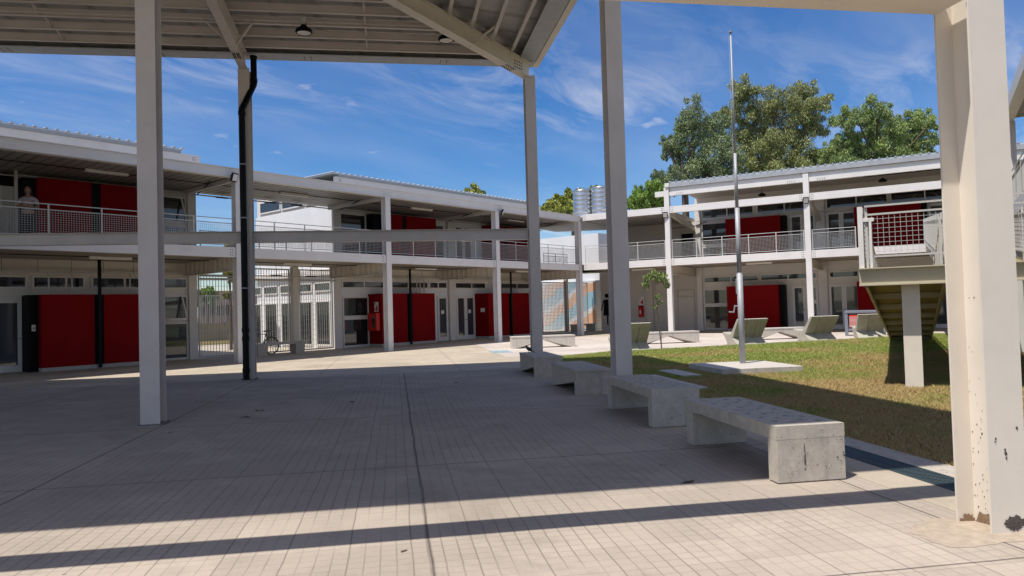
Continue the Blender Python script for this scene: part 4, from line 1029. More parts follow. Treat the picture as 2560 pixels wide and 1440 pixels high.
# ------------------------------------------------------------------ benches
def hole_bench_mesh():
    """slab bench with end legs, local x = length"""
    L_, W_, H_, T_, LG = 1.90, 0.63, 0.49, 0.115, 0.15
    return L_, W_, H_, T_, LG
def make_hole_bench():
    L_, W_, H_, T_, LG = hole_bench_mesh()
    t_ = thing('concrete_bench', 'nearest grey concrete bench, its near end in full sun', 'bench', tuple(cf(-4.68, 6.99)), TH, 'concrete benches beside the canopy columns')
    # seat slab with shallow round wells, floors coloured dark for the shade inside
    nx, ny = 7, 4
    mb = MB(); mb.box(-L_/2, L_/2, -W_/2, W_/2, H_-T_, H_-0.012)
    top = MB()
    # top sheet with true octagonal openings over the slab
    cxs = [(-L_/2+0.10+(L_-0.2)*(i+0.5)/nx) for i in range(nx)]
    cell_w = (L_-0.2)/nx; cell_h = (W_-0.14)/ny; r_ = 0.031
    def quad(a, b, c_, d): top.poly([a, b, c_, d], [(0, 1, 2, 3)])
    z = H_
    for i in range(nx):
        for j in range(ny):
            x0 = -L_/2+0.10+cell_w*i; y0 = -W_/2+0.07+cell_h*j; x1, y1 = x0+cell_w, y0+cell_h
            off = 0.25*cell_w*(1 if j % 2 else -1)
            cx_, cy_ = (x0+x1)/2+off*0.6, (y0+y1)/2
            ring = [(cx_+r_*1.25*math.cos(2*math.pi*(k+.5)/12), cy_+r_*math.sin(2*math.pi*(k+.5)/12)) for k in range(12)]
            cor = []
            for k in range(12):
                a_ = 2*math.pi*(k+.5)/12; dx, dy = math.cos(a_), math.sin(a_)
                sx_ = ((x1-cx_) if dx > 0 else (x0-cx_))/dx if abs(dx) > 1e-6 else 1e9
                sy_ = ((y1-cy_) if dy > 0 else (y0-cy_))/dy if abs(dy) > 1e-6 else 1e9
                s_ = min(sx_, sy_); cor.append((cx_+dx*s_, cy_+dy*s_))
            cs = {(1, 1): (x1, y1), (-1, 1): (x0, y1), (-1, -1): (x0, y0), (1, -1): (x1, y0)}
            for k in range(12):
                k2 = (k+1) % 12
                pts = [(*ring[k], z), (*cor[k], z)]
                def edge(p): return (round((p[0]-x0)/cell_w) if min(abs(p[0]-x0), abs(p[0]-x1)) < 1e-6 else -1)
                a1, a2 = cor[k], cor[k2]
                ex1 = abs(a1[0]-x0) < 1e-6 or abs(a1[0]-x1) < 1e-6; ex2 = abs(a2[0]-x0) < 1e-6 or abs(a2[0]-x1) < 1e-6
                if ex1 != ex2:
                    cxr = a1[0] if ex1 else a2[0]; cyr = a2[1] if ex1 else a1[1]
                    pts.append((cxr, cyr, z))
                pts += [(*cor[k2], z), (*ring[k2], z)]
                top.poly(pts, [tuple(range(len(pts)))])
                top.poly([(*ring[k], z), (*ring[k2], z), (*ring[k2], z-0.011), (*ring[k], z-0.011)], [(0, 1, 2, 3)])
    xa, xb, ya, yb = -L_/2+0.10, L_/2-0.10, -W_/2+0.07, W_/2-0.07
    for (x0, x1, y0, y1) in ((-L_/2, xa, -W_/2, W_/2), (xb, L_/2, -W_/2, W_/2), (xa, xb, -W_/2, ya), (xa, xb, yb, W_/2)):
        top.poly([(x0, y0, z), (x1, y0, z), (x1, y1, z), (x0, y1, z)], [(0, 1, 2, 3)])
    for (a, b) in (((-L_/2, -W_/2), (L_/2, -W_/2)), ((L_/2, -W_/2), (L_/2, W_/2)), ((L_/2, W_/2), (-L_/2, W_/2)), ((-L_/2, W_/2), (-L_/2, -W_/2))):
        top.poly([(*a, z-0.0121), (*b, z-0.0121), (*b, z), (*a, z)], [(0, 1, 2, 3)])
    sv = MB(); sv.v = mb.v; sv.f = mb.f; addm(sv, top)
    sv.build('seat', 'concrete', t_)
    wl = MB()
    for i in range(nx):
        for j in range(ny):
            x0 = -L_/2+0.10+cell_w*i; y0 = -W_/2+0.07+cell_h*j; off = 0.25*cell_w*(1 if j % 2 else -1)
            cx_, cy_ = x0+cell_w/2+off*0.6, y0+cell_h/2
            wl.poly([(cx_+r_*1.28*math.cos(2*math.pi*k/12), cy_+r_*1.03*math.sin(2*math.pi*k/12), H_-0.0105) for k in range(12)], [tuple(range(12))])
    mat('hole_shade', (0.035, 0.03, 0.028), 0.9) if 'hole_shade' not in M else None
    wl.build('holes', 'hole_shade', t_)  # near-black discs paint the shade inside the wells
    for sgn in (-1, 1):
        x0 = -L_/2+0.001 if sgn < 0 else L_/2-LG-0.001
        lg = MB(); lg.box(x0, x0+LG, -W_/2+0.001, W_/2-0.001, 0.014, H_-T_); lg.box(x0+0.02, x0+LG-0.02, -W_/2+0.02, W_/2-0.02, 0.0, 0.0139); lg.build('leg', 'concrete', t_, bevel=0.003)
    return t_
hbn = make_hole_bench()
c = copy_tree(hbn); c.location = cf(-1.74, 6.98); c['label'] = 'grey concrete bench with round holes, second from the camera, wholly in shade'
mat('stain_dark', (0.15, 0.13, 0.105), 0.95, noise=0.5, nscale=60)
sm_ = blotch((-0.951, 0.062, 0.20), (0, 1, 0), (0, 0, 1), (-1, 0, 0), 0.010, 0.075, n=18, jag=0.7, seed=31)
addm(sm_, blotch((-0.951, 0.066, 0.30), (0, 1, 0), (0, 0, 1), (-1, 0, 0), 0.004, 0.07, n=14, jag=0.6, seed=32))
sm_.build('streak_stain', 'stain_dark', hbn)
pt_ = MB(); r_s = random.Random(77)
for k in range(46):
    y_, z_ = r_s.uniform(-0.30, 0.29), r_s.choice((r_s.uniform(0.05, 0.16), r_s.uniform(0.34, 0.385), r_s.uniform(0.05, 0.45)))
    q_ = r_s.uniform(0.0018, 0.0055); addm(pt_, blotch((-0.951, y_, z_), (0, 1, 0), (0, 0, 1), (-1, 0, 0), q_*1.2, q_, n=7, seed=300+k))
for y_, z_, q_ in ((-0.24, 0.20, 0.010), (-0.295, 0.24, 0.010), (-0.30, 0.215, 0.012), (-0.27, 0.17, 0.007), (-0.13, 0.13, 0.007), (-0.16, 0.11, 0.006)):
    addm(pt_, blotch((-0.951, y_, z_), (0, 1, 0), (0, 0, 1), (-1, 0, 0), q_, q_, n=9, seed=int(z_*1000)))
pt_.build('surface_pits', 'stain_dark', hbn)
def folded_bench(name, L_, W_, H_, label, loc, rotz, group, m='concrete', cap=True):
    t_ = thing(name, label, 'bench', loc, rotz, group)
    mb = MB(); hL, hW = L_/2, W_/2; T_ = 0.055
    MB().box(-hL, hL, -hW, hW, H_-T_, H_).build('seat', m, t_, bevel=0.006)
    e = 0.012; zb = H_-T_-0.003; x0, y0 = hL-e, hW-e
    zi = zb-0.09                                          # lower edge of side band at mid span
    P = []
    for sx_ in (-1, 1):
        for sy_ in (-1, 1):
            P += [(sx_*x0, sy_*y0, zb), (sx_*x0, sy_*y0, 0.0), (sx_*(x0-0.10), sy_*y0, 0.0), (sx_*(x0-0.42), sy_*0.06, 0.0)]
    # indices: group of 4 per corner: top, bottom, foot outer, foot inner
    C_ = {(-1, -1): 0, (-1, 1): 4, (1, -1): 8, (1, 1): 12}
    ms, mn = len(P), len(P)+1; P += [(0, -y0, zi), (0, y0, zi)]
    F = []
    for s_, mid in ((-1, ms), (1, mn)):
        a, b = C_[(-1, s_)], C_[(1, s_)]
        F += [(a, a+1, a+2), (b, b+1, b+2), (a, a+2, mid), (a, mid, b), (b, b+2, mid) ]
        F += [(a+2, a+3, mid), (b+2, b+3, mid)]
    for sx_ in (-1, 1):
        a, b = C_[(sx_, -1)], C_[(sx_, 1)]
        F += [(a, a+1, b+1, b), (a+1, a+2, a+3, b+3, b+2, b+1)]
    F += [(C_[(-1, -1)]+3, ms, mn, C_[(-1, 1)]+3), (C_[(1, -1)]+3, ms, mn, C_[(1, 1)]+3), (0, 4, 12, 8)]
    mb.poly(P, F)
    o = mb.build('base', m, t_)
    import bmesh
    bm = bmesh.new(); bm.from_mesh(o.data); bmesh.ops.recalc_face_normals(bm, faces=bm.faces); bm.to_mesh(o.data); bm.free()
    return t_
GB = 'concrete benches beside the canopy columns'
def wedge_bench(L_, W_, H_, label, loc):
    t_ = thing('concrete_bench', label, 'bench', loc, TH, GB)
    MB().box(-L_/2, L_/2, -W_/2, W_/2, H_-0.05, H_).build('seat', 'concrete', t_, bevel=0.006)
    e = 0.012; x0 = -L_/2+e; x1 = L_/2-e; zt = H_-0.052
    MB().box(x0, x0+0.10, -W_/2+e, W_/2-e, 0, zt).build('leg', 'concrete', t_)
    mb = MB(); pr_ = [(x0+0.101, zt), (x0+0.101, zt-0.17), (x1-0.14, 0.0), (x1, 0.0), (x1, zt)]
    n = len(pr_); mb.poly([(a, -W_/2+e, b) for a, b in pr_]+[(a, W_/2-e, b) for a, b in pr_], [tuple(range(n)), tuple(reversed(range(n, 2*n)))]+[(i, n+i, n+(i+1) % n, (i+1) % n) for i in range(n)])
    mb.build('leg', 'concrete', t_)
    return t_
wedge_bench(1.95, 0.66, 0.45, 'low dark grey concrete bench in shade, third from the camera', tuple(cf(1.86, 6.92)))
wedge_bench(1.9, 0.66, 0.45, 'farthest shaded grey bench of the row, with the small dark bird on it', tuple(cf(5.35, 6.88)))
GS = 'pale folded slab benches on the sunny paving'
for (u, w_, lab) in ((16.05, 9.16, 'pale sunlit slab bench behind the canopy corner column'), (15.7, 14.1, 'pale sunlit slab bench behind the sapling'), (15.75, 18.8, 'pale sunlit slab bench behind the flagpole, between two lounge seats')):
    folded_bench('slab_bench', 2.48, 0.62, 0.46, lab, tuple(cf(u, w_)), TH-math.pi/2, GS, 'concrete_pale')
# wall benches in the left walkway
folded = None
wb = thing('wall_bench', 'dark grey concrete bench in front of the bicycle and grille gates', 'bench', (15.25, 24.95, 0), 0, 'plain benches in the shaded walkway')
MB().box(-1.05, 1.05, -0.22, 0.22, 0.40, 0.48).build('seat', 'concrete', wb, bevel=0.008)
for x_ in (-1.0, 0.62): MB().box(x_, x_+0.38, -0.21, 0.21, 0, 0.399).build('leg', 'concrete', wb)
c = copy_tree(wb); c.location = (35.85, 25.0, 0); c['label'] = 'small dark bench in front of the striped mural beside the corner column'
# lounge seats (chevron profile modules)
CHP = [(0.78, 0.0), (0.0, 0.0), (0.40, 0.27), (-0.10, 0.93), (0.03, 0.95), (0.52, 0.40), (0.66, 0.385), (0.98, 0.42), (1.12, 0.46), (1.13, 0.38), (0.92, 0.20)]
def make_lounge(nmod=3, mod=0.39):
    t_ = thing('lounge_seat', 'pale concrete lounge seat partly hidden behind the canopy column near the sapling', 'seat', (0, 0, 0), 0, 'chevron concrete lounge seats facing away')
    for k in range(nmod):
        x0 = (k-nmod/2)*mod
        jit = random.uniform(-0.02, 0.02)
        mb = MB(); mb.prism([(a+jit, b) for (a, b) in CHP], x0+0.009, x0+mod-0.009)
        mb.build('module', 'concrete_chair', t_, bevel=0.008)
    return t_
mat('concrete_chair', (0.46, 0.435, 0.36), 0.88, noise=0.22, nscale=3, bump=0.25, bscale=45, stain=0.5, stain_scale=3.5, stain_col=(0.30, 0.27, 0.16))
ch0 = make_lounge()
# local x = along w, local y = +u facing
CR = TH-math.pi/2
ch0.location = cf(11.7, 11.4); ch0.rotation_euler = (0, 0, CR)
for (u, w_, dr, lab) in ((12.5, 16.05, 0.02, 'pale concrete lounge seat just behind the flagpole'), (13.2, 19.3, 0.05, 'pale concrete lounge seat right of the flagpole in front of the glass doors')):
    c = copy_tree(ch0); c.location = cf(u, w_); c.rotation_euler = (0, 0, CR+dr); c['label'] = lab
c = copy_tree(ch0); c.location = cf(13.75, 21.75); c.rotation_euler = (0, 0, CR-0.25); c['label'] = 'pale lounge seat of splayed modules beside the ramp and the red box'
for k, ch_ in enumerate(c.children):
    ch_.rotation_euler = (0, 0, (-0.15, -0.05, 0.1)[k]); ch_.location = ((0, 0.0, 0), (0.02, 0.12, 0), (0.12, 0.35, 0))[k]

# ------------------------------------------------------------------ flagpole, pedestal, stones
pd = MB().box(2.95, 4.70, -12.15, -10.30, 0.0, 0.14).build('pedestal', 'concrete_pale', loc=tuple(A0), rotz=TH, bevel=0.01); tag(pd, 'low square concrete pedestal on the grass carrying the flagpole', 'pedestal')
fp = thing('flagpole', 'tall grey galvanised flagpole on its concrete pedestal in the lawn', 'flagpole', tuple(cf(4.17, 11.39, 0.14)), R(-55))
MB().tube((0, 0, 0), (0, 0, 2.05), 0.068, n=20).build('lower_tube', 'galv', fp, smooth=True)
MB().tube((0, 0, 2.05), (0, 0, 3.58), 0.053, n=20).lathe((0, 0, 2.05), [(0.068, 0), (0.053, 0.03)], 20).build('middle_tube', 'galv', fp, smooth=True)
MB().tube((0, 0, 3.58), (0, 0, 4.85), 0.038, 0.034, n=16).tube((0, 0, 4.85), (0, 0, 7.68), 0.026, 0.018, n=14).build('upper_tube', 'galv', fp, smooth=True)
MB().lathe((0, 0, 7.68), [(0, 0), (0.05, 0.01), (0.05, 0.03), (0, 0.05)], 12).build('cap', 'galv', fp)
MB().bar((-0.05, 0, 1.32), (-0.13, 0, 1.32), 0.03).bar((-0.13, 0, 1.34), (-0.16, 0, 1.18), 0.022).bar((-0.15, 0, 1.18), (-0.27, 0, 1.19), 0.03).build('crank', 'galv', fp)
MB().box(-0.09, -0.075, -0.02, 0.02, 1.6, 1.95).build('cleat', 'galv', fp)
MB().tube((-0.05, 0, 1.4), (-0.045, 0, 7.6), 0.004, n=5).build('halyard', 'wire', fp)
GP = 'flat stepping slabs on the lawn'
s1 = MB().box(2.95, 4.35, -9.85, -9.42, -0.01, 0.05).build('stepping_slab', 'concrete_pale', loc=tuple(A0), rotz=TH, bevel=0.01); tag(s1, 'flat pale slab on the shaded grass between bench and flagpole pedestal', 'paving slab', GP)
s2 = MB().box(0.8, 3.4, -9.0, -7.5, -0.01, 0.05).build('column_apron', 'concrete_pale', loc=tuple(A0), rotz=TH, bevel=0.01); tag(s2, 'pale concrete apron behind the third bench at the column foot', 'paving slab')
# blue painted marking beside the far slab bench
bmk = MB().box(13.6, 14.9, -7.6, -6.9, 0.0, 0.004).build('blue_marking', 'blue_paint', loc=tuple(A0+Vector((0, 0, 0.0))), rotz=TH); tag(bmk, 'faded pale blue painted mark on the sunny paving', 'painted marking')

# ------------------------------------------------------------------ sapling
def leaves_cloud(centers, n, size, droop, aspect=0.35, squash=0.8):
    """quads scattered through ellipsoid clumps; centers = [(x,y,z,r)]"""
    cs = np.array(centers, float); wts = cs[:, 3]**2; wts /= wts.sum()
    idx = rng.choice(len(cs), n, p=wts)
    d = rng.normal(size=(n, 3)); d /= np.linalg.norm(d, axis=1)[:, None]
    rad = cs[idx, 3]*(rng.uniform(0.15, 1.0, n)**0.45)
    # break the clump outline with lobes
    lob = 1+0.28*np.sin(d[:, 0]*5+idx)*np.cos(d[:, 2]*6+idx*1.7)
    P = cs[idx, :3]+d*(rad*lob)[:, None]*np.array([1, 1, squash])
    a = rng.uniform(0, 2*np.pi, n)
    L_ = np.stack([np.cos(a)*0.6, np.sin(a)*0.6, -droop*rng.uniform(0.3, 1.4, n)+rng.normal(0, 0.45, n)], 1); L_ /= np.linalg.norm(L_, axis=1)[:, None]
    up = rng.normal(size=(n, 3)); Sd = np.cross(L_, up); Sd /= np.linalg.norm(Sd, axis=1)[:, None]
    s = size*rng.uniform(0.6, 1.35, n)
    A = L_*(s/2)[:, None]; B = Sd*(s*aspect/2)[:, None]
    V = np.stack([P-A, P-A*0.1+B, P+A, P-A*0.1-B], 1)
    return V.reshape(-1, 3)
sp_base = Vector((21.68, 11.92, 0))
sp_ = thing('sapling', 'thin young tree with a drooping leafy tuft on top, standing at the lawn edge', 'tree', tuple(sp_base), 0)
rt = -CM[:, 2]; rgt = Vector((CM[0][0], CM[1][0], 0)).normalized()
mb = MB(); pts = [Vector((0, 0, 0)), Vector((0.02, 0, 0.5))-rgt*0.05, -rgt*0.10+Vector((0, 0, 1.1)), -rgt*0.13+Vector((0, 0, 1.7)), -rgt*0.16+Vector((0, 0, 2.25)), -rgt*0.05+Vector((0, 0, 2.55))]
rs = [0.022, 0.02, 0.018, 0.014, 0.010, 0.006]
for i in range(5): mb.tube(pts[i], pts[i+1], rs[i], rs[i+1], n=7, cap=False)
mb.tube(pts[3], pts[3]+rgt*0.2+Vector((0, 0, 0.25)), 0.007, 0.003, n=5).tube(pts[4], pts[4]-rgt*0.35+Vector((0, 0, 0.15)), 0.006, 0.003, n=5).tube(pts[4], pts[4]+rgt*0.4+Vector((0, 0, 0.2)), 0.006, 0.003, n=5)
mb.tube(Vector((0.05, 0.03, 0)), Vector((0.05, 0.03, 1.2)), 0.008, n=6)
mb.build('trunk', 'bark', sp_)
cl_ = [(*(pts[4]+rgt*o_+Vector((0, 0, dz)))[:], r_) for (o_, dz, r_) in ((-0.25, 0.20, 0.16), (0.0, 0.3, 0.2), (0.25, 0.25, 0.18), (0.38, 0.05, 0.14), (-0.3, 0.0, 0.12), (0.42, -0.1, 0.10), (-0.28, -0.12, 0.09), (0.1, 0.12, 0.15))]
tri_mesh('crown', leaves_cloud(cl_, 620, 0.12, 1.0, 0.3), 4, 'leaf_sapling', sp_)
cl_ = [(*(pts[3]+rgt*o_+Vector((0, 0, dz)))[:], r_) for (o_, dz, r_) in ((0.05, 0.1, 0.12), (0.12, -0.1, 0.1), (-0.05, -0.25, 0.07))]
tri_mesh('crown', leaves_cloud(cl_, 170, 0.09, 0.6, 0.35), 4, 'leaf_euc', sp_)

# ------------------------------------------------------------------ background trees
def tree(name, label, base_px, dist, clumps, n, size, m, droop=1.1, aspect=0.30, group=None, trunk_r=0.3, spread=0.6):
    base = at(base_px, 700, dist); base.z = 0
    t_ = thing(name, label, 'tree', tuple(base), 0, group)
    cs = []
    for (px, py, r) in clumps:
        dd = dist+random.uniform(-1, 1)*spread*3
        p = at(px, py, dd)-base; rr_ = r*dist/FPX
        cs.append((p.x, p.y, p.z, rr_))
        cs[-1] = (p.x, p.y, p.z, rr_*0.62)
        for k in range(9):                               # smaller sub clumps roughen the outline
            a = random.uniform(0, 2*math.pi); b_ = random.uniform(-0.9, 1.0); q_ = math.sqrt(max(0.05, 1-b_*b_*0.8))
            cs.append((p.x+math.cos(a)*rr_*0.85*q_, p.y+math.sin(a)*rr_*0.85*q_, p.z+b_*rr_*0.8, rr_*random.uniform(0.18, 0.40)))
    zc_ = min(c_[2]-c_[3] for c_ in cs)
    tb = MB(); fork = Vector((0, 0, max(1.0, zc_+0.1*(max(c_[2] for c_ in cs)-zc_))))
    tb.tube((0, 0, 0), fork, trunk_r, trunk_r*0.75, n=9, cap=False)
    for c_ in cs[::10]:
        e = Vector(c_[:3]); mid = fork.lerp(e, 0.5)+Vector((random.uniform(-.4, .4), random.uniform(-.4, .4), 0.1))*c_[3]
        tb.tube(fork, mid, trunk_r*0.42, trunk_r*0.25, n=6, cap=False).tube(mid, e, trunk_r*0.25, trunk_r*0.10, n=5, cap=False)
        for k in range(4):
            e2 = e+Vector((random.uniform(-1, 1), random.uniform(-1, 1), random.uniform(-0.4, 1)))*c_[3]*1.3
            tb.tube(e, e2, trunk_r*0.09, trunk_r*0.04, n=4, cap=False)
    tb.build('trunk', 'bark', t_)
    tri_mesh('crown', leaves_cloud(cs, n, size, droop, aspect, 1.05), 4, m, t_)
    return t_
GT = 'tall trees behind the right block'
tree('eucalyptus_tree', 'bluish green tall tree behind the right block, left of the flagpole', 1720, 58,
     [(1735, 285, 42), (1745, 330, 55), (1700, 355, 40), (1790, 330, 45), (1775, 385, 60), (1715, 410, 45), (1680, 380, 28), (1668, 360, 22), (1690, 455, 40), (1650, 440, 22), (1650, 470, 30), (1760, 450, 50), (1820, 400, 45), (1810, 450, 45)], 62000, 0.19, 'leaf_blue', group=GT, trunk_r=0.35)
tree('eucalyptus_tree', 'tallest olive green tree behind the right block, just right of the flagpole top', 1930, 62,
     [(1862, 225, 36), (1870, 265, 48), (1820, 290, 32), (1910, 270, 40), (1945, 245, 40), (1985, 262, 42), (2015, 232, 34), (2045, 262, 32), (2068, 252, 18), (2010, 290, 45), (1900, 320, 52), (1960, 330, 60), (2030, 320, 40), (1890, 370, 50), (1950, 390, 58), (2010, 370, 42), (1860, 410, 48), (1930, 440, 60), (2000, 430, 55), (2050, 410, 42), (2075, 450, 45), (1780, 470, 40), (1840, 460, 42), (1900, 460, 40), (1970, 460, 45), (2040, 455, 40), (2090, 440, 40), (1850, 340, 36)], 140000, 0.19, 'leaf_olive', group=GT, trunk_r=0.45)
tree('eucalyptus_tree', 'mid green tree behind the right block beside the cream column', 2200, 56,
     [(2100, 300, 24), (2140, 290, 36), (2195, 275, 34), (2185, 315, 42), (2245, 310, 36), (2300, 298, 32), (2325, 310, 20), (2290, 345, 45), (2230, 360, 50), (2120, 345, 34), (2085, 370, 28), (2150, 385, 45), (2210, 405, 50), (2280, 395, 45), (2110, 420, 42), (2325, 360, 22), (2170, 430, 40), (2330, 385, 18), (2100, 395, 34), (2070, 390, 26), (2075, 420, 30), (2130, 440, 35), (2230, 430, 38), (2290, 425, 34)], 92000, 0.19, 'leaf_euc', group=GT, trunk_r=0.4)
tree('feathery_tree', 'bright green feathery tree between the canopy column and the first tall block column', 1625, 50,
     [(1630, 485, 32), (1600, 505, 26), (1650, 500, 30), (1595, 480, 16), (1660, 475, 18), (1620, 520, 28), (1575, 510, 20)], 13000, 0.30, 'leaf_bright', group=None, aspect=0.22)
tree('bushy_tree', 'yellow green bushy tree behind the water tanks', 1440, 52,
     [(1370, 525, 22), (1400, 515, 28), (1435, 500, 30), (1465, 487, 24), (1505, 480, 22), (1530, 477, 14), (1430, 530, 30), (1480, 520, 34), (1395, 535, 20), (1545, 485, 20), (1350, 530, 14)], 12000, 0.28, 'leaf_yellow', aspect=0.55)
tree('small_tree', 'tiny yellow green treetop showing over the left block metal roof', 1182, 55,
     [(1165, 482, 12), (1190, 476, 16), (1203, 484, 10), (1180, 490, 18)], 1600, 0.25, 'leaf_yellow', aspect=0.55)
tree('round_tree', 'round clipped green tree seen through the left grille gate', 516, 50,
     [(516, 735, 25), (505, 750, 20), (530, 750, 18)], 5000, 0.22, 'leaf_bright', aspect=0.5, trunk_r=0.15, spread=0.1)
tree('leafy_tree', 'loose light green tree branch beside the left block column above the passage', 575, 33,
     [(575, 610, 12), (566, 622, 9), (583, 600, 9), (570, 682, 11), (578, 700, 9), (565, 740, 8)], 1500, 0.17, 'leaf_yellow', aspect=0.5, trunk_r=0.08, spread=0.1)

# ------------------------------------------------------------------ ramp
rp = thing('access_ramp', 'cream steel access ramp with mesh guards rising over the lawn', 'ramp', tuple(RB0), RBA)
S0, S1, S2, NF = 14.60, 15.92, 17.3, -21.75
NE = -3.9; NL = -20.4
# landing
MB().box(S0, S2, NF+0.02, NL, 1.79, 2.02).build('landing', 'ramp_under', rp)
mb = MB(); mb.box(S0-0.02, S2, NF-0.10, NF+0.018, 2.045, 2.065).box(S0-0.02, S2, NF, NF+0.018, 1.78, 2.045).box(S0-0.02, S2, NF-0.10, NF+0.018, 1.762, 1.78)
mb.build('landing_beam', 'ramp_paint', rp)
MB().box(S0-0.02, S0-0.005, NF+0.02, NL, 1.77, 2.06).build('landing_side', 'ramp_paint', rp)
# lower flight
def zl(n): return 2.0*(n-NE)/(NL-NE)
mb = MB(); k = 8
mb.poly([(S0+0.05, NL, 2.0), (S1-0.05, NL, 2.0), (S1-0.05, NE, 0.03), (S0+0.05, NE, 0.03), (S0+0.05, NL, 1.9), (S1-0.05, NL, 1.9), (S1-0.05, NE, -0.07), (S0+0.05, NE, -0.07)],
        [(0, 3, 2, 1), (4, 5, 6, 7), (0, 1, 5, 4), (1, 2, 6, 5), (2, 3, 7, 6), (3, 0, 4, 7)])
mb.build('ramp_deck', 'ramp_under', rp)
for s_ in (S0, S1-0.05):
    mb = MB(); mb.bar((s_+0.025, NL, 1.90), (s_+0.025, NE, -0.03), 0.05, 0.30); mb.build('stringer', 'ramp_paint', rp)
for i in range(1, 8):
    n_ = NL+(NE-NL)*i/8; MB().box(S0+0.055, S1-0.055, n_-0.04, n_+0.04, zl(n_)-0.22, zl(n_)-0.105).build('cross_rib', 'ramp_paint', rp)
# column
mb = MB(); mb.ibeam_v(15.34, -21.36, 0, 1.785, 0.27, 0.22); mb.build('column', 'cream_steel', rp)
mb = MB(); mb.ibeam_v(15.34, -9.5, 0, 0.55, 0.27, 0.22); mb.build('column', 'cream_steel', rp)
# upper flight
mb = MB(); U0 = S1+0.05
mb.poly([(U0, NL, 2.02), (S2, NL, 2.02), (S2, -0.2, 3.78), (U0, -0.2, 3.78), (U0, NL, 1.92), (S2, NL, 1.92), (S2, -0.2, 3.68), (U0, -0.2, 3.68)],
        [(0, 3, 2, 1), (4, 5, 6, 7), (0, 1, 5, 4), (1, 2, 6, 5), (2, 3, 7, 6), (3, 0, 4, 7)])
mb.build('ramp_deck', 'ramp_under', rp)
for s_ in (U0, S2-0.05):
    mb = MB(); mb.bar((s_+0.025, NL, 1.92), (s_+0.025, -0.2, 3.66), 0.05, 0.30); mb.build('stringer', 'ramp_paint', rp)
# guards: posts + frame + big mesh
def guard(p, q, name='guard', h0=0.20, h1=0.92, hand=1.05, gap=0.085):
    p, q = Vector(p), Vector(q); f = MB(); Z = Vector((0, 0, 1))
    for h in (h0, h1): f.bar(p+Z*h, q+Z*h, 0.03)
    L_ = (q-p).length; n_ = max(1, round(L_/1.5))
    for i in range(n_+1):
        a = p.lerp(q, i/n_); f.bar(a, a+Z*hand, 0.04)
    o = f.build(name, 'wire', rp)
    m_ = MB(); k_ = max(2, int(L_/gap))
    for i in range(1, k_): a = p.lerp(q, i/k_); m_.bar(a+Z*h0, a+Z*h1, 0.006)
    for i in range(1, 9): z_ = h0+(h1-h0)*i/9; m_.bar(p+Z*z_, q+Z*z_, 0.006)
    m_.build('mesh_infill', 'wire', o)
    return o
guard((S0+0.12, NF+0.04, 2.06), (S2, NF+0.04, 2.06))
guard((S0+0.06, NL, 2.02), (S0+0.06, NE, 0.05), hand=0.92)
guard((S0+0.06, NF+0.1, 2.06), (S0+0.06, NL, 2.06))
guard((S1, NL, 2.02), (S1, -0.3, 3.80)); guard((S2-0.06, NL, 2.02), (S2-0.06, -0.3, 3.80))
guard((S1-0.06, NL+0.5, 1.98), (S1-0.06, NE, 0.05))
mb = MB(); mb.box(S0-0.01, S0+0.07, NF-0.03, NF+0.03, 2.066, 3.12).box(S0+0.16, S0+0.20, NF-0.02, NF+0.02, 2.066, 2.9).box(S0+0.07, S0+0.24, NF-0.02, NF+0.02, 2.86, 2.92)
mb.build('gate_post', 'white_steel', rp)
mb = MB(); mb.bar((S0+0.1, NF, 3.12), (S2, NF, 3.12), 0.03); mb.build('handrail', 'wire', rp)

# ------------------------------------------------------------------ right wing (edge of the frame)
rw = thing('right_wing', 'white two storey wing at the right edge, mostly hidden by the cream column', 'building', (22.95, 2.15, 0), R(-170))
# local x runs from the column towards the camera right; local y = courtyard side is -y?
MB().box(-0.15, 0.15, -0.15, 0.15, 0, 6.10).build('column', 'white_steel', rw)
MB().box(6.6, 6.9, -0.15, 0.15, 0, 6.10).build('column', 'white_steel', rw)
MB().box(-0.2, 14, -0.12, 0.12, 6.101, 6.43).build('roof_beam', 'white_steel', rw)
MB().box(0.1, 14, 0.14, 4, 6.18, 6.38).build('walkway_roof', 'soffit_roof', rw)
MB().box(0.16, 14, -0.10, 0.10, 3.47, 3.80).build('balcony_beam', 'white_steel', rw)
MB().box(0.1, 14, 0.14, 4, 3.52, 3.79).build('balcony_slab', 'soffit_balcony', rw)
MB().box(0.1, 14, 4.01, 8, 0, 6.5).build('wall', 'brown_wall', rw)
MB().tube((-0.28, -0.1, 0), (-0.28, -0.1, 6.1), 0.04, n=10).build('downpipe', 'galv', rw)
rail_panel(rw, 0.2, 6.5, 0.0, 3.80)

# ------------------------------------------------------------------ extinguishers, cabinet, signs, bin
def ext_sign(name, loc, rotz, label):
    t_ = thing(name, label, 'sign', loc, rotz)
    MB().box(-0.14, 0.14, -0.012, 0, -0.22, 0.22).build('plate', 'paper', t_)
    mb = MB(); mb.poly([(-0.11, -0.0135, 0.05), (-0.02, -0.0135, 0.19), (-0.11, -0.0135, 0.19)], [(0, 1, 2)]).box(-0.02, 0.10, -0.0135, -0.0125, -0.19, 0.02)
    mb.box(0.03, 0.07, -0.0135, -0.0125, 0.02, 0.1).box(-0.11, -0.05, -0.0135, -0.0125, -0.15, -0.05)
    mb.build('symbol', 'bottle_red', t_)
    return t_
cab = thing('hose_cabinet', 'bright red fire hose cabinet with a small window on the dark red side wall', 'fire cabinet', (B3+0.04, LBY+3.35, 0.72), R(-90))
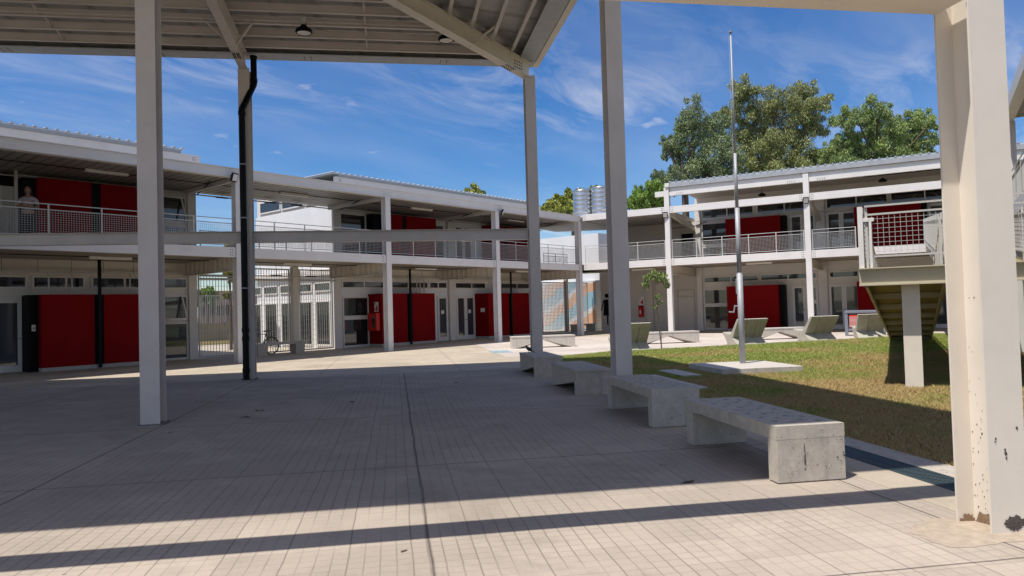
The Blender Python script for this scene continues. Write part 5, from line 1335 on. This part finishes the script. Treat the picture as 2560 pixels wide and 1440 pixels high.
# mounted on the face looking to -x : local -y -> world -x
MB().box(-0.30, 0.30, -0.22, 0, 0, 0.78).build('box', 'plastic_red', cab, bevel=0.01)
MB().box(0.0, 0.2, -0.226, -0.221, 0.12, 0.62).build('window', 'glass_dark', cab)
ext_sign('fire_sign', (B3+0.045, LBY+3.3, 1.78), R(-90), 'small red and white extinguisher sign above the red hose cabinet')
ext_sign('fire_sign', (20.75, LBY+YF+0.48, 5.05), 0, 'small red and white extinguisher sign on the dark upper wall of the left block')
exg = thing('extinguisher', 'red fire extinguisher panel on the grey wall behind the lounge seat', 'fire extinguisher', tuple(rf(1.52, RW-0.01, 0.82)), RBA)
MB().box(-0.17, 0.17, -0.03, 0, 0, 0.68).build('back_plate', 'bottle_red', exg)
MB().lathe((0, -0.12, 0.08), [(0, 0), (0.08, 0), (0.08, 0.4), (0.03, 0.47), (0.03, 0.52), (0, 0.52)], 14).build('bottle', 'plastic_red', exg)
MB().box(-0.05, 0.06, -0.15, -0.08, 0.60, 0.65).bar((0.05, -0.12, 0.62), (0.10, -0.12, 0.3), 0.02).build('valve', 'black_paint', exg)
MB().box(-0.04, 0.04, -0.203, -0.2, 0.2, 0.4).build('tag', 'paper', exg)
ext_sign('fire_sign', tuple(rf(1.55, RW-0.005, 1.78)), RBA, 'small sign above the extinguisher on the grey wall of the right block')
sg_ = thing('intercom_plate', 'small white plate on the black panel at far left', 'switch plate', (7.18, LBY+YF+0.3, 1.35), 0)
MB().box(-0.05, 0.05, -0.02, 0, -0.1, 0.1).build('plate', 'lamp_white', sg_); MB().box(-0.015, 0.02, -0.026, -0.021, -0.03, 0.02).build('button', 'black_paint', sg_)
nt_ = MB().box(27.545-0.008, 27.545, LBY+3.2, LBY+3.5, 1.4, 1.6).build('notice_sheet', 'paper'); tag(nt_, 'small white notice with dark marks on the shaded side of the second red box', 'notice')
bn = thing('red_crate_cart', 'bright red ribbed crate in a grey plastic frame beside the lounge seat and ramp', 'crate', tuple(rf(13.45, -1.9, 0)), RBA+0.1)
MB().box(-0.45, 0.75, -0.3, 0.3, 0.35, 0.85).build('crate', 'plastic_red', bn, bevel=0.02)
mb = MB()
for i in range(9): mb.box(-0.455, 0.755, -0.308, -0.301, 0.38+i*0.05, 0.395+i*0.05)
mb.build('ribs', 'paper', bn)
mb = MB(); mb.box(-0.62, -0.5, -0.3, 0.3, 0, 1.0).box(-0.62, 0.9, -0.32, -0.24, 0.94, 1.06).box(0.8, 0.9, -0.3, 0.3, 0, 0.94).box(-0.5, 0.8, -0.28, 0.28, 0.2, 0.3)
mb.build('frame', 'plastic_grey', bn, bevel=0.02)

# ------------------------------------------------------------------ bicycle
def bicycle(loc, rotz):
    t_ = thing('bicycle', 'dark bicycle leaning by the grille gate behind the walkway bench', 'bicycle', loc, rotz)
    def wheel(x):
        mb = MB(); R_, n = 0.33, 28
        for k in range(n):
            a, b = 2*math.pi*k/n, 2*math.pi*(k+1)/n
            mb.tube((x+R_*math.cos(a), 0, 0.35+R_*math.sin(a)), (x+R_*math.cos(b), 0, 0.35+R_*math.sin(b)), 0.024, n=6, cap=False)
        w_ = mb.build('wheel', 'rubber', t_)
        sp = MB()
        for k in range(16):
            a = 2*math.pi*k/16; sp.tube((x, 0, 0.35), (x+0.31*math.cos(a), 0, 0.35+0.31*math.sin(a)), 0.002, n=4)
        sp.tube((x, -0.04, 0.35), (x, 0.04, 0.35), 0.025, n=8); sp.build('spokes', 'wire', w_)
    wheel(0.0); wheel(-1.02)
    f = MB(); bb = (-0.42, 0, 0.30); st_ = (-0.28, 0, 0.80) if False else (-0.25, 0, 0.82); hd = (-0.80, 0, 0.86)
    for a, b, r_ in ((bb, (-0.20, 0, 0.88), 0.016), (bb, (-0.84, 0, 0.70), 0.018), ((-0.22, 0, 0.80), (-0.82, 0, 0.84), 0.015), (bb, (0, 0, 0.35), 0.01), ((-0.22, 0, 0.78), (0, 0, 0.35), 0.009), ((-0.80, 0, 0.92), (-1.02, 0, 0.35), 0.014)):
        f.tube(a, b, r_, n=8)
    f.build('frame', 'bike_paint', t_)
    MB().box(-0.32, -0.06, -0.06, 0.06, 0.90, 0.95).build('saddle', 'rubber', t_, bevel=0.02)
    MB().tube((-0.82, -0.28, 1.0), (-0.82, 0.28, 1.0), 0.012, n=8).tube((-0.80, 0, 0.9), (-0.82, 0, 1.0), 0.013, n=8).build('handlebar', 'rubber', t_)
    MB().tube((-0.42, -0.05, 0.30), (-0.42, -0.02, 0.30), 0.09, n=16).bar((-0.42, -0.07, 0.3), (-0.30, -0.07, 0.17), 0.02).build('crankset', 'rubber', t_)
bicycle((15.28, LBY+3.35, 0), R(4))

# ------------------------------------------------------------------ bird
bd = thing('bird', 'small dark bird perched on the farthest shaded bench by the column', 'bird', tuple(cf(6.05, 6.75, 0.45)), R(120))
mb = MB(); mb.lathe((0, 0, 0), [(0, 0)], 3) if False else None
def ellip(c, rx, ry, rz_, n=12, m_=8, tilt=0.0):
    o = MB()
    for i in range(m_+1):
        ph = math.pi*i/m_-math.pi/2
        for k in range(n):
            t_ = 2*math.pi*k/n; x = rx*math.cos(ph)*math.cos(t_); y = ry*math.cos(ph)*math.sin(t_); z = rz_*math.sin(ph)
            o.v.append((c[0]+x*math.cos(tilt)-z*math.sin(tilt), c[1]+y, c[2]+x*math.sin(tilt)+z*math.cos(tilt)))
    for i in range(m_):
        for k in range(n): j = (k+1) % n; o.f.append((i*n+k, i*n+j, (i+1)*n+j, (i+1)*n+k))
    return o
bb_ = ellip((0, 0, 0.09), 0.085, 0.04, 0.045, tilt=0.6); addm(bb_, ellip((0.06, 0, 0.155), 0.03, 0.026, 0.028)); bb_.bar((-0.05, 0, 0.06), (-0.15, 0, -0.0), 0.03, 0.012)
bb_.bar((0.085, 0, 0.155), (0.115, 0, 0.15), 0.008).bar((0.0, -0.015, 0), (0.01, -0.015, 0.06), 0.006).bar((0.0, 0.015, 0), (0.01, 0.015, 0.06), 0.006)
bb_.build('body', 'bird_dark', bd, smooth=True)

# ------------------------------------------------------------------ person on the upper walkway
def skin_body(name, verts, edges, radii, m, parent, root=0, sub=2):
    me = bpy.data.meshes.new(name); me.from_pydata(verts, edges, []); me.materials.append(M[m])
    o = bpy.data.objects.new(name, me); COL.objects.link(o); o.parent = parent
    sk = o.modifiers.new('skin', 'SKIN'); sk.use_smooth_shade = True
    dat = me.skin_vertices[0].data
    for i, r_ in enumerate(radii):
        dat[i].radius = (r_, r_) if not isinstance(r_, tuple) else r_
    dat[root].use_root = True
    s = o.modifiers.new('sub', 'SUBSURF'); s.levels = sub; s.render_levels = sub
    return o
pr = thing('person', 'person with dark hair and pale top standing at the upper railing with folded arms', 'person', (6.75, LBY+2.1, 3.80), R(-35))
# faces local -y
V = [(0, 0, 0.90), (0, 0, 1.08), (0, 0, 1.26), (0, 0, 1.36), (0, -0.01, 1.44), (0, -0.02, 1.53),      # pelvis..head base
     (0.19, 0, 1.32), (0.27, -0.03, 1.08), (0.10, -0.22, 1.06), (-0.04, -0.24, 1.08),
     (-0.19, 0, 1.32), (-0.27, -0.03, 1.08), (-0.10, -0.24, 1.10), (0.04, -0.26, 1.12),
     (0.10, 0, 0.82), (0.11, 0.0, 0.47), (0.11, 0.03, 0.09), (0.11, -0.10, 0.04),
     (-0.10, 0, 0.82), (-0.11, 0.0, 0.47), (-0.11, 0.03, 0.09), (-0.11, -0.10, 0.04)]
E_ = [(0, 1), (1, 2), (2, 3), (3, 4), (4, 5), (3, 6), (6, 7), (7, 8), (8, 9), (3, 10), (10, 11), (11, 12), (12, 13), (0, 14), (14, 15), (15, 16), (16, 17), (0, 18), (18, 19), (19, 20), (20, 21)]
RD = [0.15, 0.135, 0.14, 0.09, 0.05, 0.055, 0.06, 0.045, 0.033, 0.03, 0.06, 0.045, 0.033, 0.03, 0.10, 0.065, 0.045, 0.04, 0.10, 0.065, 0.045, 0.04]
skin_body('body', V, E_, RD, 'skin', pr)
hd = ellip((0, -0.03, 1.60), 0.075, 0.09, 0.115, 16, 12); addm(hd, ellip((0, -0.125, 1.59), 0.012, 0.018, 0.02, 8, 6)); hd.build('head', 'skin', pr, smooth=True)
MB().box(-0.045, -0.02, -0.123, -0.117, 1.612, 1.622).box(0.02, 0.045, -0.123, -0.117, 1.612, 1.622).box(-0.025, 0.025, -0.122, -0.112, 1.535, 1.543).build('face_features', 'hair', pr)
hr = ellip((0, 0.005, 1.625), 0.092, 0.10, 0.115, 16, 10); addm(hr, ellip((0.075, 0.02, 1.50), 0.03, 0.05, 0.14)); addm(hr, ellip((-0.075, 0.02, 1.50), 0.03, 0.05, 0.14)); addm(hr, ellip((0, 0.06, 1.48), 0.09, 0.045, 0.16)); hr.build('hair', 'hair', pr, smooth=True)
skin_body('shirt', [V[0], V[1], V[2], V[3], V[6], (0.245, -0.02, 1.16), V[10], (-0.245, -0.02, 1.16)], [(0, 1), (1, 2), (2, 3), (3, 4), (4, 5), (3, 6), (6, 7)], [0.165, 0.155, 0.158, 0.10, 0.078, 0.065, 0.078, 0.065], 'shirt', pr)
skin_body('trousers', [V[0], V[14], V[15], V[16], V[18], V[19], V[20]], [(0, 1), (1, 2), (2, 3), (0, 4), (4, 5), (5, 6)], [0.16, 0.112, 0.08, 0.062, 0.112, 0.08, 0.062], 'trousers', pr)
def hand(sgn, base):
    mb = MB(); b = Vector(base)
    mb.bar(b, b+Vector((sgn*0.07, -0.01, 0.005)), 0.03, 0.07)
    for k in range(4):
        s_ = b+Vector((sgn*0.07, -0.01, 0.025-0.018*k)); mb.tube(s_, s_+Vector((sgn*(0.045-0.004*abs(k-1)), 0.012, -0.004)), 0.008, 0.007, n=6); 
        mb.tube(s_+Vector((sgn*(0.045-0.004*abs(k-1)), 0.012, -0.004)), s_+Vector((sgn*0.06, 0.035, -0.012)), 0.007, 0.006, n=6)
    mb.tube(b+Vector((sgn*0.015, -0.01, 0.03)), b+Vector((sgn*0.05, -0.02, 0.065)), 0.010, 0.008, n=6)
    mb.build('hand', 'skin', pr)
hand(-1, (-0.05, -0.245, 1.08)); hand(1, (0.05, -0.265, 1.12))
# ------------------------------------------------------------------ litter and leaves on the paving
GL = 'dry leaves and litter on the shaded paving'
k = 0
for (px, py, lab) in ((880, 1006, 'dark curled dry leaf on the paving, nearest the middle of the court'), (649, 1028, 'dry leaf on the paving between the downpipe column and the left column'), (612, 1044, 'pale dry leaf on the paving left of the pair'), (425, 1083, 'white crumpled scrap on the paving beside the nearest left column'), (1140, 958, 'dark dry leaf far on the tiled paving before the farthest bench'), (1720, 1208, 'dark leaf shaped scrap on the sunny tiles left of the nearest bench end'), (1010, 1380, 'tiny dark pebble on the sunny foreground tiles'), (1658, 1164, 'tiny dark twig on the shaded tiles below the nearest bench')):
    d = ray(px, py); t_ = -CAMH/d[2]; p = Vector((d[0]*t_, d[1]*t_, 0.006))
    mb = MB(); s_ = random.uniform(0.03, 0.055) if k not in (6, 7) else 0.018
    pts = [(s_*math.cos(2*math.pi*i/8)*(1.5 if i % 4 else 1.8), s_*0.6*math.sin(2*math.pi*i/8), random.uniform(0.0, s_*0.5)) for i in range(8)]
    mb.poly(pts+[(0, 0, s_*0.35)], [(i, (i+1) % 8, 8) for i in range(8)])
    o = mb.build('dry_leaf' if k != 3 else 'paper_scrap', 'litter' if k != 3 else 'paper', loc=tuple(p), rotz=random.uniform(0, 6)); tag(o, lab, 'litter', GL); k += 1
